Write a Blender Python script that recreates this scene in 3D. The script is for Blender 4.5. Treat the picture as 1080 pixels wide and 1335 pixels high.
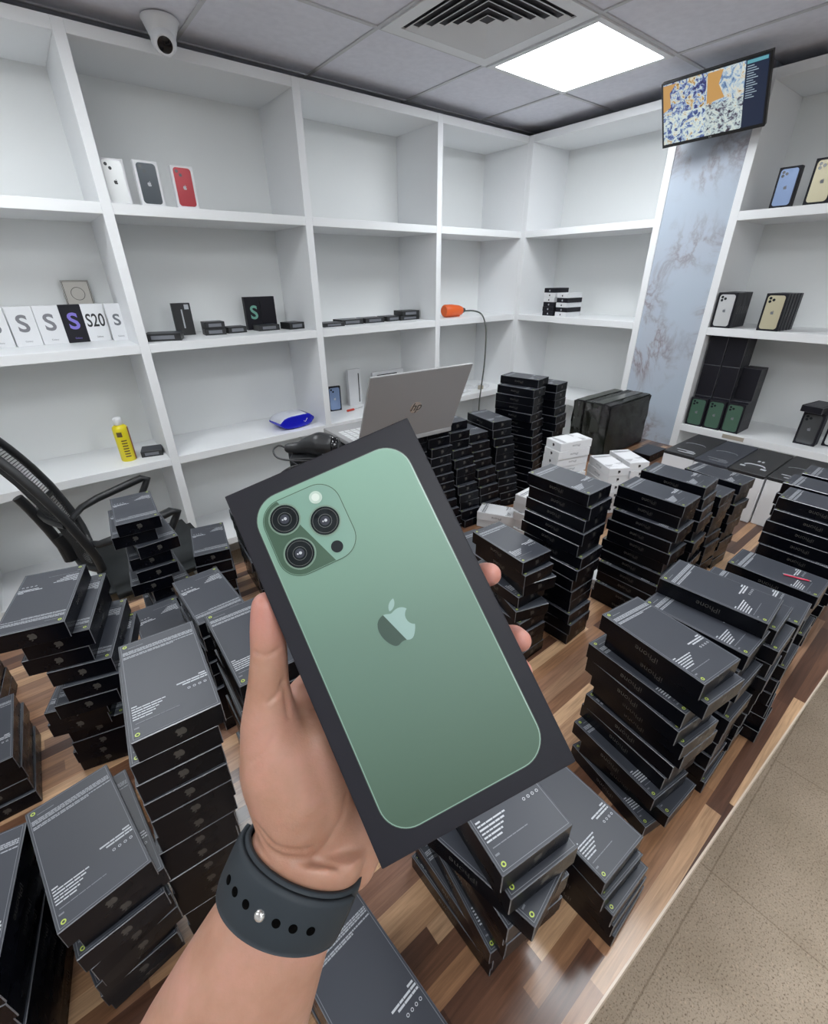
import bpy, bmesh, math, random
from mathutils import Vector, Matrix
from mathutils.bvhtree import BVHTree

for o in list(bpy.data.objects): bpy.data.objects.remove(o)
scene = bpy.context.scene
COL = scene.collection
PI = math.pi

# ------------------------------------------------------------------ camera
CAMZ = 1.70
cam = bpy.data.cameras.new('camera'); camo = bpy.data.objects.new('camera', cam); COL.objects.link(camo)
rx = Vector((0.78202877, -0.62318273, -0.00861898)); up = Vector((0.29492288, 0.35784351, 0.88598449)); bk = Vector((-0.54904599, -0.6954073, 0.46363476))
camo.matrix_world = Matrix(((rx.x, up.x, bk.x, 0), (rx.y, up.y, bk.y, 0), (rx.z, up.z, bk.z, CAMZ), (0, 0, 0, 1)))
cam.sensor_fit = 'VERTICAL'; cam.sensor_height = 24; cam.lens = 588.67/1335*24; cam.clip_start = .01
scene.camera = camo
scene.view_settings.view_transform = 'Standard'; scene.view_settings.look = 'None'
scene.view_settings.gamma = 1; scene.view_settings.exposure = 0.12
try: scene.view_settings.use_curve_mapping = False
except Exception: pass
world = bpy.data.worlds.new('world'); scene.world = world; world.use_nodes = True
world.node_tree.nodes['Background'].inputs[0].default_value = (.75, .82, .9, 1)
world.node_tree.nodes['Background'].inputs[1].default_value = .05
PANEL_POWER = 17.5       # radiance of the luminous ceiling panels
CEIL = CAMZ + .862

# ------------------------------------------------------------------ materials
def mat(name, col=(.5, .5, .5), rough=.5, metal=0, spec=.5, emit=None, estr=0, coat=0, sss=0, alpha=1, trans=0):
    m = bpy.data.materials.new(name); m.use_nodes = True
    b = m.node_tree.nodes['Principled BSDF']
    b.inputs['Base Color'].default_value = (*col, 1); b.inputs['Roughness'].default_value = rough
    b.inputs['Metallic'].default_value = metal; b.inputs['Specular IOR Level'].default_value = spec
    b.inputs['Coat Weight'].default_value = coat; b.inputs['Coat Roughness'].default_value = .12
    if sss:
        b.inputs['Subsurface Weight'].default_value = sss; b.inputs['Subsurface Radius'].default_value = (1, .35, .2); b.inputs['Subsurface Scale'].default_value = .004
    if emit: b.inputs['Emission Color'].default_value = (*emit, 1); b.inputs['Emission Strength'].default_value = estr
    b.inputs['Transmission Weight'].default_value = trans
    return m
class NT:
    def __init__(s, m): s.t = m.node_tree; s.b = s.t.nodes['Principled BSDF']
    def n(s, typ, **kw):
        x = s.t.nodes.new(typ)
        for k, v in kw.items(): setattr(x, k, v)
        return x
    def l(s, a, b): s.t.links.new(a, b)
    def coord(s, kind='Object', scale=(1, 1, 1), rot=(0, 0, 0)):
        c = s.n('ShaderNodeTexCoord'); m = s.n('ShaderNodeMapping'); m.inputs['Scale'].default_value = scale; m.inputs['Rotation'].default_value = rot
        s.l(c.outputs[kind], m.inputs[0]); return m.outputs[0]
    def noise(s, vec, scale, detail=3, rough=.5, dist=0):
        x = s.n('ShaderNodeTexNoise'); x.inputs['Scale'].default_value = scale; x.inputs['Detail'].default_value = detail
        x.inputs['Roughness'].default_value = rough; x.inputs['Distortion'].default_value = dist
        if vec is not None: s.l(vec, x.inputs['Vector'])
        return x.outputs['Fac']
    def ramp(s, fac, stops, interp='LINEAR'):
        r = s.n('ShaderNodeValToRGB'); e = r.color_ramp.elements; r.color_ramp.interpolation = interp
        while len(e) < len(stops): e.new(.5)
        for i, (p, c) in enumerate(stops): e[i].position = p; e[i].color = (*c, 1)
        s.l(fac, r.inputs[0]); return r.outputs[0]
    def math(s, op, a, b=None):
        x = s.n('ShaderNodeMath', operation=op)
        for i, v in enumerate((a, b)):
            if v is None: continue
            if isinstance(v, (int, float)): x.inputs[i].default_value = v
            else: s.l(v, x.inputs[i])
        return x.outputs[0]
    def mix(s, fac, a, b, blend='MIX'):
        x = s.n('ShaderNodeMix', data_type='RGBA', blend_type=blend)
        for sock, v in ((x.inputs[0], fac), (x.inputs[6], a), (x.inputs[7], b)):
            if isinstance(v, (int, float)): sock.default_value = v
            elif isinstance(v, tuple): sock.default_value = (*v, 1)
            else: s.l(v, sock)
        return x.outputs[2]
    def bump(s, h, strength=.3, dist=.01):
        x = s.n('ShaderNodeBump'); x.inputs['Strength'].default_value = strength; x.inputs['Distance'].default_value = dist
        s.l(h, x.inputs['Height']); s.l(x.outputs[0], s.b.inputs['Normal'])
    def base(s, c): s.l(c, s.b.inputs['Base Color'])

M = {}
M['shelf'] = mat('white_laminate', (.86, .875, .89), .38)
M['shelf_back'] = mat('white_laminate_back', (.84, .86, .86), .45)
M['wall'] = mat('painted_wall', (.70, .71, .71), .8)
t = NT(M['wall']); t.base(t.ramp(t.noise(t.coord(), 3), [(.3, (.80, .81, .81)), (.7, (.86, .87, .87))]))
M['ceiling'] = mat('ceiling_tile', (.62, .62, .67), .9)
t = NT(M['ceiling']); v = t.coord()
t.base(t.ramp(t.noise(v, 30, 4), [(.35, (.78, .79, .87)), (.65, (.83, .84, .92))])); t.bump(t.noise(v, 160, 2), .04, .001)
M['tgrid'] = mat('ceiling_grid', (.60, .61, .64), .5)
M['panel'] = mat('luminous_panel', (1, 1, 1), .5, emit=(.93, .97, 1.0), estr=PANEL_POWER)
M['metal_white'] = mat('white_enamel', (.80, .82, .85), .4)
M['vent_dark'] = mat('vent_shadow', (.05, .05, .06), .8)
# wood counter: strips along x
M['wood'] = mat('butcher_block', (.4, .25, .15), .33, coat=.22)
t = NT(M['wood']); c = t.n('ShaderNodeTexCoord'); sp = t.n('ShaderNodeSeparateXYZ'); t.l(c.outputs['Object'], sp.inputs[0])
row = t.math('FLOOR', t.math('DIVIDE', sp.outputs[1], .027))
w1 = t.n('ShaderNodeTexWhiteNoise', noise_dimensions='1D'); t.l(row, w1.inputs['W'])
colf = t.math('FLOOR', t.math('DIVIDE', t.math('ADD', sp.outputs[0], t.math('MULTIPLY', w1.outputs[0], 3.7)), .38))
w2 = t.n('ShaderNodeTexWhiteNoise', noise_dimensions='2D'); cx = t.n('ShaderNodeCombineXYZ'); t.l(row, cx.inputs[0]); t.l(colf, cx.inputs[1]); t.l(cx.outputs[0], w2.inputs['Vector'])
tone = t.ramp(w2.outputs[0], [(0, (.058, .025, .016)), (.25, (.130, .060, .035)), (.45, (.30, .155, .080)), (.72, (.58, .37, .215)), (.88, (.17, .083, .055)), (1, (.40, .23, .135))])
gv = t.coord(scale=(3, 60, 20)); gn_ = t.noise(gv, 3, 6, .6, .6)
grain = t.ramp(gn_, [(.3, (.60, .58, .56)), (.7, (1.15, 1.15, 1.15))])
t.base(t.mix(1.0, tone, grain, 'MULTIPLY')); t.bump(gn_, .08, .002)
M['wood_edge'] = mat('counter_edging', (.62, .52, .42), .35)
M['wood_dark'] = mat('counter_underside', (.20, .12, .08), .5)
# floor
M['floor'] = mat('speckled_vinyl', (.3, .25, .2), .55)
t = NT(M['floor']); v = t.coord()
base = t.ramp(t.noise(v, 5, 3), [(.3, (.43, .345, .255)), (.7, (.55, .45, .345))])
f1 = t.ramp(t.noise(v, 190, 3, .75), [(.37, (.40, .36, .32)), (.46, (1, 1, 1))])
f2 = t.ramp(t.noise(v, 120, 2, .6), [(.58, (1, 1, 1)), (.72, (1.25, 1.22, 1.18))])
cc = t.mix(1, t.mix(1, base, f1, 'MULTIPLY'), f2, 'MULTIPLY')
br = t.n('ShaderNodeTexBrick'); br.offset = 0; br.inputs['Scale'].default_value = 1; br.inputs['Mortar Size'].default_value = .0022
br.inputs['Brick Width'].default_value = .6; br.inputs['Row Height'].default_value = .6; t.l(v, br.inputs['Vector'])
br.inputs['Color1'].default_value = (1, 1, 1, 1); br.inputs['Color2'].default_value = (1, 1, 1, 1); br.inputs['Mortar'].default_value = (.72, .69, .66, 1)
t.base(t.mix(1, cc, br.outputs[0], 'MULTIPLY'))
# marble column
M['marble'] = mat('marble', (.8, .82, .85), .22)
t = NT(M['marble']); v = t.coord()
n1 = t.noise(t.coord(scale=(1, 1, .75), rot=(.55, 0, 0)), 3.0, 8, .62, 1.4); ridge = t.math('ABSOLUTE', t.math('SUBTRACT', n1, .5))
msk = t.ramp(t.noise(v, 2.6, 2), [(.42, (0, 0, 0)), (.6, (1, 1, 1))])
vein = t.ramp(ridge, [(0, (.28, .25, .27)), (.02, (.38, .37, .41)), (.07, (.47, .52, .60))])
t.base(t.mix(msk, (.47, .54, .63), vein))
# boxes
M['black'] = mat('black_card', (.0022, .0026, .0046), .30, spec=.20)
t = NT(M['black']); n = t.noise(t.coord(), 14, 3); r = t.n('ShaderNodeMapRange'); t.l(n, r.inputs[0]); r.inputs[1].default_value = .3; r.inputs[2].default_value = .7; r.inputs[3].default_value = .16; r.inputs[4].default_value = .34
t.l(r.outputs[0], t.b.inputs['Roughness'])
M['black_top'] = mat('black_card_lit', (.034, .038, .049), .44, spec=.40)  # lighter than the sides: ceiling reflection on box tops put into the colour
M['edge'] = mat('film_edge_highlight', (.13, .135, .15), .25, spec=.7)  # film bevels lightened to paint in the bright edge highlights
M['print'] = mat('white_print', (.42, .44, .47), .5)
M['print_dim'] = mat('grey_print', (.15, .16, .18), .5)
M['print_mid'] = mat('band_print', (.27, .285, .31), .5)
M['foil'] = mat('grey_foil', (.075, .073, .068), .35, metal=.3)
M['ring'] = mat('yellow_green_ring', (.40, .50, .08), .4)
M['white_card'] = mat('white_card', (.74, .75, .77), .45)
M['dark'] = mat('dark_plastic', (.018, .019, .021), .4)
M['dark_gloss'] = mat('black_gloss', (.008, .008, .01), .08)
M['charcoal'] = mat('charcoal_card', (.010, .0098, .0150), .50, spec=.28)
t = NT(M['charcoal']); t.bump(t.noise(t.coord(), 900, 2), .03, .0004)
M['chrome'] = mat('chrome', (.75, .75, .74), .22, metal=.85)
M['silver'] = mat('silver_aluminium', (.33, .33, .335), .42, metal=.25)
M['keys'] = mat('grey_keys', (.55, .56, .57), .5)
M['skin'] = mat('skin', (.52, .30, .215), .48, sss=.25)
t = NT(M['skin']); v = t.coord()
sk = t.ramp(t.noise(v, 38, 4, .6), [(.3, (.36, .180, .118)), (.5, (.41, .220, .152)), (.7, (.47, .245, .185))])
at_ = t.n('ShaderNodeAttribute', attribute_name='pink')
t.base(t.mix(t.math('MULTIPLY', at_.outputs['Fac'], .8), sk, (.50, .215, .175))); t.bump(t.noise(v, 420, 4, .7), .22, .0011)
M['nail'] = mat('nail', (.72, .55, .48), .3)
M['strap'] = mat('charcoal_rubber', (.021, .028, .035), .6, spec=.35)
M['hole'] = mat('hole_shade', (.001, .001, .001), .95, spec=.05)

# ------------------------------------------------------------------ mesh helpers
class MB:
    """collects geometry into one mesh"""
    def __init__(s): s.v = []; s.f = []; s.m = []; s.sm = []
    def add(s, vs, fs, m=0, smooth=False, T=None):
        b = len(s.v); s.v += [tuple(T @ Vector(p)) if T else tuple(p) for p in vs]
        s.f += [tuple(b+i for i in f) for f in fs]; s.m += [m]*len(fs); s.sm += [smooth]*len(fs)
    def box(s, x0, x1, y0, y1, z0, z1, m=0, T=None):
        vs = [(x, y, z) for z in (z0, z1) for y in (y0, y1) for x in (x0, x1)]
        s.add(vs, [(0, 2, 3, 1), (4, 5, 7, 6), (0, 1, 5, 4), (2, 6, 7, 3), (0, 4, 6, 2), (1, 3, 7, 5)], m, T=T)
    def bbox(s, x0, x1, y0, y1, z0, z1, bev=.001, m=0, em=None, topm=None, seg=1, T=None):
        bm = bmesh.new(); bmesh.ops.create_cube(bm, size=1)
        for v in bm.verts: v.co = Vector(((x0+x1)/2+v.co.x*(x1-x0), (y0+y1)/2+v.co.y*(y1-y0), (z0+z1)/2+v.co.z*(z1-z0)))
        for f in bm.faces: f.material_index = m
        bmesh.ops.bevel(bm, geom=bm.edges[:], offset=bev, segments=seg, affect='EDGES', profile=.6)
        b = len(s.v)
        bm.verts.index_update()
        bm.normal_update()
        s.v += [tuple(T @ v.co) if T else tuple(v.co) for v in bm.verts]
        for f in bm.faces:
            s.f.append(tuple(b+v.index for v in f.verts)); n = f.normal
            big = max(abs(n.x), abs(n.y), abs(n.z)) > .999
            mm = m if big else (em if em is not None else m)
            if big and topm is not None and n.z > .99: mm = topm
            s.m.append(mm); s.sm.append(False)
        bm.free()
    def quad(s, a, b, c, d, m=0, T=None): s.add([a, b, c, d], [(0, 1, 2, 3)], m, T=T)
    def prism(s, pts, z0, z1, m=0, T=None, smooth=False):
        n = len(pts); vs = [(x, y, z0) for x, y in pts]+[(x, y, z1) for x, y in pts]
        s.add(vs, [tuple(range(n-1, -1, -1)), tuple(range(n, 2*n))], m, False, T)
        s.add(vs, [(i, (i+1) % n, n+(i+1) % n, n+i) for i in range(n)], m, smooth, T)
    def tube(s, pts, r, m=0, seg=10, T=None, cap=True):
        pts = [Vector(p) for p in pts]; n = len(pts); rs = r if isinstance(r, (list, tuple)) else [r]*n
        vs = []; u = None
        for i, p in enumerate(pts):
            t = (pts[min(i+1, n-1)]-pts[max(i-1, 0)]).normalized()
            if u is None: u = t.orthogonal().normalized()
            else: u = (u-t*u.dot(t)).normalized()
            w = t.cross(u)
            vs += [tuple(p+(u*math.cos(2*PI*k/seg)+w*math.sin(2*PI*k/seg))*rs[i]) for k in range(seg)]
        fs = [(i*seg+k, i*seg+(k+1) % seg, (i+1)*seg+(k+1) % seg, (i+1)*seg+k) for i in range(n-1) for k in range(seg)]
        s.add(vs, fs, m, True, T)
        if cap: s.add(vs, [tuple(range(seg-1, -1, -1)), tuple(range((n-1)*seg, n*seg))], m, False, T)
    def lathe(s, prof, m=0, seg=32, T=None, smooth=True, cap=True):
        vs = [(r*math.cos(2*PI*k/seg), r*math.sin(2*PI*k/seg), z) for r, z in prof for k in range(seg)]
        n = len(prof)
        s.add(vs, [(i*seg+k, i*seg+(k+1) % seg, (i+1)*seg+(k+1) % seg, (i+1)*seg+k) for i in range(n-1) for k in range(seg)], m, smooth, T)
        if cap and prof[0][0] > 1e-6: s.add(vs[:seg], [tuple(range(seg-1, -1, -1))], m, False, T)
        if cap and prof[-1][0] > 1e-6: s.add(vs[-seg:], [tuple(range(seg))], m, False, T)
    def ring(s, r0, r1, z0, z1, m=0, seg=20, T=None):
        s.lathe([(r0, z0), (r1, z0), (r1, z1), (r0, z1), (r0, z0)], m, seg, T, False, False)
    def mesh(s, name, mats):
        me = bpy.data.meshes.new(name); me.from_pydata(s.v, [], s.f)
        for x in mats: me.materials.append(x)
        for p, mi, sm in zip(me.polygons, s.m, s.sm): p.material_index = mi; p.use_smooth = sm
        me.update(); return me
def link(name, me, parent=None):
    o = bpy.data.objects.new(name, me); COL.objects.link(o)
    if parent: o.parent = parent
    return o
def obj(name, mb, mats, parent=None):
    if not isinstance(mats, (list, tuple)): mats = [mats]
    return link(name, mb.mesh(name, mats), parent)
def tag(o, label=None, cat=None, group=None, kind=None):
    for k, v in (('label', label), ('category', cat), ('group', group), ('kind', kind)):
        if v: o[k] = v
    return o
def empty(name, loc=(0, 0, 0), rz=0, label=None, cat=None, group=None):
    o = bpy.data.objects.new(name, None); COL.objects.link(o); o.location = loc; o.rotation_euler = (0, 0, rz); o.empty_display_size = .05
    return tag(o, label, cat, group)
def spline(pts, n=6):
    P_ = [Vector(p) for p in pts]; P_ = [P_[0]*2-P_[1]]+P_+[P_[-1]*2-P_[-2]]; out = []
    for i in range(1, len(P_)-2):
        for k in range(n):
            t = k/n; a, b, c, d = P_[i-1:i+3]
            out.append(tuple(.5*((2*b)+(c-a)*t+(2*a-5*b+4*c-d)*t*t+(3*b-a-3*c+d)*t**3)))
    return out+[tuple(P_[-2])]
def children(o): return KIDS.get(o.name, [])
def copy_tree(src, kids, loc, rz):
    r = src.copy(); COL.objects.link(r); r.location = loc; r.rotation_euler = (0, 0, rz)
    for k in kids:
        c = k.copy(); COL.objects.link(c); c.parent = r
    return r
def struct(name, mb, mats): return tag(obj(name, mb, mats), kind='structure')
def T3(loc=(0, 0, 0), rx=0, ry=0, rz=0, s=1):
    return Matrix.Translation(loc) @ Matrix.Rotation(rz, 4, 'Z') @ Matrix.Rotation(ry, 4, 'Y') @ Matrix.Rotation(rx, 4, 'X') @ Matrix.Scale(s, 4)
def rrect(w, h, r, n=8, cx=0, cy=0):
    pts = []
    for sx, sy, a0 in ((1, 1, 0), (-1, 1, PI/2), (-1, -1, PI), (1, -1, 1.5*PI)):
        for i in range(n+1):
            a = a0+PI/2*i/n; pts.append((cx+sx*(w/2-r)+r*math.cos(a), cy+sy*(h/2-r)+r*math.sin(a)))
    return pts
def circ(cx, cy, r, n=24, rx_=None): return [(cx+r*math.cos(2*PI*i/n), cy+r*math.sin(2*PI*i/n)) for i in range(n)]
_tc = {}
def text_geo(txt, size=1, italic=0, bold=0):
    key = (txt, italic, bold)
    if key not in _tc:
        cu = bpy.data.curves.new('t', 'FONT'); cu.body = txt; cu.size = 1; cu.align_x = 'CENTER'; cu.align_y = 'CENTER'; cu.shear = italic; cu.offset = bold; cu.resolution_u = 4
        o = bpy.data.objects.new('t', cu); COL.objects.link(o)
        bpy.context.view_layer.update()
        me = bpy.data.meshes.new_from_object(o.evaluated_get(bpy.context.evaluated_depsgraph_get()))
        _tc[key] = ([tuple(v.co) for v in me.vertices], [tuple(p.vertices) for p in me.polygons])
        bpy.data.objects.remove(o); bpy.data.curves.remove(cu); bpy.data.meshes.remove(me)
    return _tc[key]
def add_text(mb, txt, size, T, m=0, italic=0, bold=0, sx=1):
    vs, fs = text_geo(txt, 1, italic, bold)
    mb.add([(x*size*sx, y*size, 0) for x, y, z in vs], fs, m, T=T)

# apple emblem outline from cubic curves (unit: about 24 high), y up after flip
def bez(p0, rel, n=6):
    pts = []; cur = Vector(p0)
    for a in range(0, len(rel), 6):
        c1 = cur+Vector(rel[a:a+2]); c2 = cur+Vector(rel[a+2:a+4]); e = cur+Vector(rel[a+4:a+6])
        for i in range(1, n+1):
            t = i/n; pts.append(tuple((1-t)**3*cur+3*(1-t)**2*t*c1+3*(1-t)*t*t*c2+t**3*e))
        cur = e
    return pts
APPLE = bez((12.152, 6.896), [-.948, 0, -2.415, -1.078, -3.96, -1.04, -2.04, .027, -3.91, 1.183, -4.961, 3.014, -2.117, 3.675, -.546, 9.103, 1.519, 12.09, 1.013, 1.454, 2.208, 3.09, 3.792, 3.039, 1.52, -.065, 2.09, -.987, 3.935, -.987, 1.831, 0, 2.35, .987, 3.96, .948, 1.637, -.026, 2.676, -1.48, 3.676, -2.948, 1.156, -1.688, 1.636, -3.325, 1.662, -3.415, -.039, -.013, -3.182, -1.221, -3.22, -4.857, -.026, -3.04, 2.48, -4.494, 2.597, -4.559, -1.429, -2.09, -3.623, -2.324, -4.39, -2.376, -2, -.156, -3.675, 1.09, -4.61, 1.09])
LEAF = bez((15.53, 3.83), [.843, -1.012, 1.4, -2.427, 1.245, -3.83, -1.207, .052, -2.662, .805, -3.532, 1.818, -.78, .896, -1.454, 2.338, -1.273, 3.714, 1.338, .104, 2.715, -.688, 3.559, -1.701])
def flip(p): return [((x-12)/24, (12-y)/24) for x, y in p][::-1]
APPLE = flip(APPLE); LEAF = flip(LEAF)
def clip_poly(pts, a, b, c):   # keep a*x+b*y+c>=0
    out = []
    for i in range(len(pts)):
        p, q = pts[i], pts[(i+1) % len(pts)]; dp = a*p[0]+b*p[1]+c; dq = a*q[0]+b*q[1]+c
        if dp >= 0: out.append(p)
        if dp*dq < 0: t = dp/(dp-dq); out.append((p[0]+(q[0]-p[0])*t, p[1]+(q[1]-p[1])*t))
    return out
def add_poly(mb, pts, T, m=0):
    # triangulate concave polygon
    bm = bmesh.new(); vs = [bm.verts.new((x, y, 0)) for x, y in pts]; f = bm.faces.new(vs)
    bmesh.ops.triangulate(bm, faces=[f]); bm.verts.index_update()
    mb.add([tuple(v.co) for v in bm.verts], [tuple(v.index for v in f.verts) for f in bm.faces], m, T=T); bm.free()
def add_emblem(mb, size, T, m=0):
    S = T @ Matrix.Scale(size, 4)
    add_poly(mb, APPLE, S, m); add_poly(mb, LEAF, S, m)

# ------------------------------------------------------------------ room shell
X0, X1, Y0, Y1 = -2.8, 3.42, -3.0, 2.94
m = MB(); m.box(X0-.1, X1+.1, Y0-.1, Y1+.1, -.1, 0); struct('floor', m, M['floor'])
m = MB(); m.box(X0-.1, X1+.1, Y0-.1, Y1+.1, CEIL+.004, CEIL+.1)
struct('ceiling', m, M['ceiling'])
m = MB(); m.box(X0-.1, X1+.1, Y1, Y1+.1, 0, CEIL+.1); struct('wall_back', m, M['wall'])
m = MB(); m.box(X1, X1+.1, Y0, Y1, 0, CEIL+.1); struct('wall_right', m, M['wall'])
m = MB(); m.box(X0-.1, X0, Y0, Y1, 0, CEIL+.1); struct('wall_left', m, M['wall'])
m = MB(); m.box(X0-.1, X1+.1, Y0-.1, Y0, 0, CEIL+.1); struct('wall_front', m, M['wall'])
m = MB(); k = 0
gx = [1.42+.6*i for i in range(-7, 4)]; gy = [1.997+.6*i for i in range(-8, 2)]
for x in gx:
    if X0 < x < X1: m.box(x-.008, x+.008, Y0, Y1, CEIL-.001, CEIL+.004)
for y in gy:
    if Y0 < y < Y1: m.box(X0, X1, y-.008, y+.008, CEIL-.0012, CEIL+.004)
struct('trim_1', m, M['tgrid'])

# marble column between the two shelving units on the right wall
b1, b2, TH = 1.5355, 1.104, .04025
dB = 2.98375
m = MB(); m.box(dB+.004, X1, b2+TH, b1-TH, 0, CEIL); struct('wall_column', m, M['marble'])
m = MB(); m.box(3.05, 3.18, 2.62, 2.78, CEIL-.003, CEIL+.003)

# ------------------------------------------------------------------ ceiling fixtures
def ceiling_light(x, y, label):
    t = empty('ceiling_light', (x, y, CEIL-.004), 0, label, 'light', 'square ceiling light panels' )
    m = MB()
    for s in (-1, 1):
        m.box(s*.278-.014, s*.278+.014, -.292, .292, -.004, .003); m.box(-.264, .264, s*.278-.014, s*.278+.014, -.004, .003)
    obj('frame', m, M['metal_white'], t)
    m = MB(); m.box(-.264, .264, -.264, .264, -.002, .005); obj('diffuser', m, M['panel'], t)
    return t
ceiling_light(2.32, 1.697, 'bright square ceiling light panel beside the air vent')
for x, y, w in ((-.08, 1.697, 'added above the office chair to brighten the left shelves'), (1.12, .30, 'above the counter edge'), (-.08, -.703, 'behind and left of the counter'), (1.72, -1.303, 'on the far side of the room'), (-1.28, .497, 'near the left wall'), (-.68, -2.203, 'near the front wall')):  # the panel over the chair is added to brighten the left shelves
    ceiling_light(x, y, 'bright square ceiling light panel %s, outside the picture' % w)
t = empty('air_vent', (1.72, 1.697, CEIL), 0, 'square white ceiling air vent with concentric louvres', 'vent')
m = MB(); m.box(-.285, .285, -.285, .285, .001, .004, 0)
obj('backing', m, M['vent_dark'], t)
m = MB()
for s in (-1, 1): m.box(s*.264-.028, s*.264+.028, -.292, .292, -.006, 0); m.box(-.236, .236, s*.263-.027, s*.263+.027, -.006, 0)
obj('frame', m, M['metal_white'], t)
for i in range(6):
    r = .225-.036*i; m = MB(); w = .022
    for k in range(4):
        T = Matrix.Rotation(k*PI/2, 4, 'Z')
        a = [(-r, r, -.010), (r, r, -.010), (r-w, r-w, .0005), (-(r-w), r-w, .0005)]
        b = [(x, y, z+.002) for x, y, z in a]
        m.add(a+b, [(0, 1, 2, 3), (7, 6, 5, 4), (0, 4, 5, 1), (1, 5, 6, 2), (2, 6, 7, 3), (3, 7, 4, 0)], 0, T=T)
    obj('louvre', m, M['metal_white'], t)

# dome camera on ceiling
t = empty('security_camera', (.727, 2.432, CEIL), 0, 'white turret security camera hanging under the ceiling above the shelves', 'camera')
m = MB(); m.lathe([(.064, 0), (.066, -.006), (.062, -.012), (.056, -.028), (.047, -.05), (.040, -.06)], 0, 40); obj('base', m, M['metal_white'], t)
m = MB(); Tm = T3((-.003, -.012, -.064), rx=math.radians(128), rz=math.radians(-12))
m.lathe([(0, .040), (.012, .039), (.026, .034)], 1, 32, Tm); m.lathe([(.026, .034), (.029, .036), (.034, .033), (.042, .018), (.045, 0), (.042, -.018), (.03, -.034), (0, -.045)], 0, 32, Tm)
obj('camera_ball', m, [M['metal_white'], M['dark_gloss']], t)

# ------------------------------------------------------------------ shelving
XS = [-1.3916, -.4876, .4165, 1.3205, 2.217]          # right faces of the uprights on the left wall

S0, S1_, S2_, S3_ = CAMZ+.77625, CAMZ+.23425, CAMZ-.31025, CAMZ-.86375      # shelf undersides
S4_ = S3_-.555
DEP = .40
un = empty('shelving_unit', (.8, 2.9, 0), 0, 'long white open shelving unit along the left wall', 'shelving')
def part(name, mb, mats, par):
    o = obj(name, mb, mats); o.parent = par; o.matrix_parent_inverse = par.matrix_world.inverted(); return o
bpy.context.view_layer.update()
def ppart(name, mb, mats, par, loc):
    # coordinates given in world, parent is an unrotated empty at loc
    mb.v = [(x-loc[0], y-loc[1], z-loc[2]) for x, y, z in mb.v]
    return obj(name, mb, mats, par)
L0 = (.8, 2.9, 0)
for x in XS+[dB+.04]:
    m = MB(); m.bbox(x-TH, x, 2.5, 2.5+DEP, 0, S0+TH, .0012); ppart('upright', m, M['shelf'], un, L0)
for z, nm in ((S0, 'top_board'), (S1_, 'shelf'), (S2_, 'shelf'), (S3_, 'shelf'), (S4_, 'shelf')):
    for a, b in zip(XS[:-1]+[XS[-1]], XS[1:]+[dB]):
        m = MB(); m.bbox(a, b-(TH if b != dB else 0), 2.5+.0008, 2.5+DEP, z, z+TH, .0012); ppart(nm, m, M['shelf'], un, L0)
m = MB(); m.box(XS[0]-TH, dB+.04, 2.5+DEP, 2.5+DEP+.012, 0, S0+TH); ppart('back_panel', m, M['shelf_back'], un, L0)
def unit_right(ya, yb, label, left_at_corner=False):
    L = (3.3, (ya+yb)/2, 0); u = empty('shelving_unit', L, 0, label, 'shelving')
    for y in (ya, yb):
        m = MB(); m.bbox(dB, dB+DEP, y-TH/2, y+TH/2, 0, S0+TH, .0012); ppart('upright', m, M['shelf'], u, L)
    for z, nm in ((S0, 'top_board'), (S1_, 'shelf'), (S2_, 'shelf'), (S3_, 'shelf'), (S4_, 'shelf')):
        m = MB(); m.bbox(dB+.0008, dB+DEP, yb+TH/2, ya-TH/2, z, z+TH, .0012); ppart(nm, m, M['shelf'], u, L)
    m = MB(); m.box(dB+DEP, dB+DEP+.012, yb-TH/2, ya+TH/2, 0, S0+TH); ppart('back_panel', m, M['shelf_back'], u, L)
unit_right(2.5-TH/2, b1-TH/2, 'white open shelving unit between the corner and the marble column')
unit_right(b2+TH/2, .14, 'white open shelving unit right of the marble column with phone boxes')
TA, TB, TC = S1_+TH, S2_+TH, S3_+TH     # shelf surfaces

# ------------------------------------------------------------------ counter
TZ = CAMZ-.88
E1, E2 = (1.299, -.004), (.3087, .0295)          # two points on the counter's front edge
def edge_y(x): return E1[1]+(E2[1]-E1[1])/(E2[0]-E1[0])*(x-E1[0])
TX0, TX1, TYB = -1.1, 2.70, 1.41
ct = empty('counter_table', (.8, .7, 0), 0, 'long striped wooden counter table covered in stacks of boxes', 'table')
LT = (.8, .7, 0)
def tprism(mb, off0, off1, z0, z1, m=0):
    pass
m = MB(); m.prism([(TX0, edge_y(TX0)+.003), (TX1, edge_y(TX1)+.003), (TX1, TYB), (TX0, TYB)], TZ-.036, TZ)
o = ppart('table_top', m, M['wood'], ct, LT)
m = MB(); m.prism([(TX0, edge_y(TX0)), (TX1, edge_y(TX1)), (TX1, edge_y(TX1)+.003), (TX0, edge_y(TX0)+.003)], TZ-.038, TZ+.0002); ppart('edge_band', m, M['wood_edge'], ct, LT)
m = MB(); m.box(TX0+.1, TX1-.1, .30, .32, .0, TZ-.036); ppart('front_panel', m, M['wood_dark'], ct, LT)
for x in (TX0+.05, .8, TX1-.09):
    m = MB(); m.box(x, x+.04, .32, TYB-.1, 0, TZ-.036); ppart('side_panel', m, M['wood_dark'], ct, LT)

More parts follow.
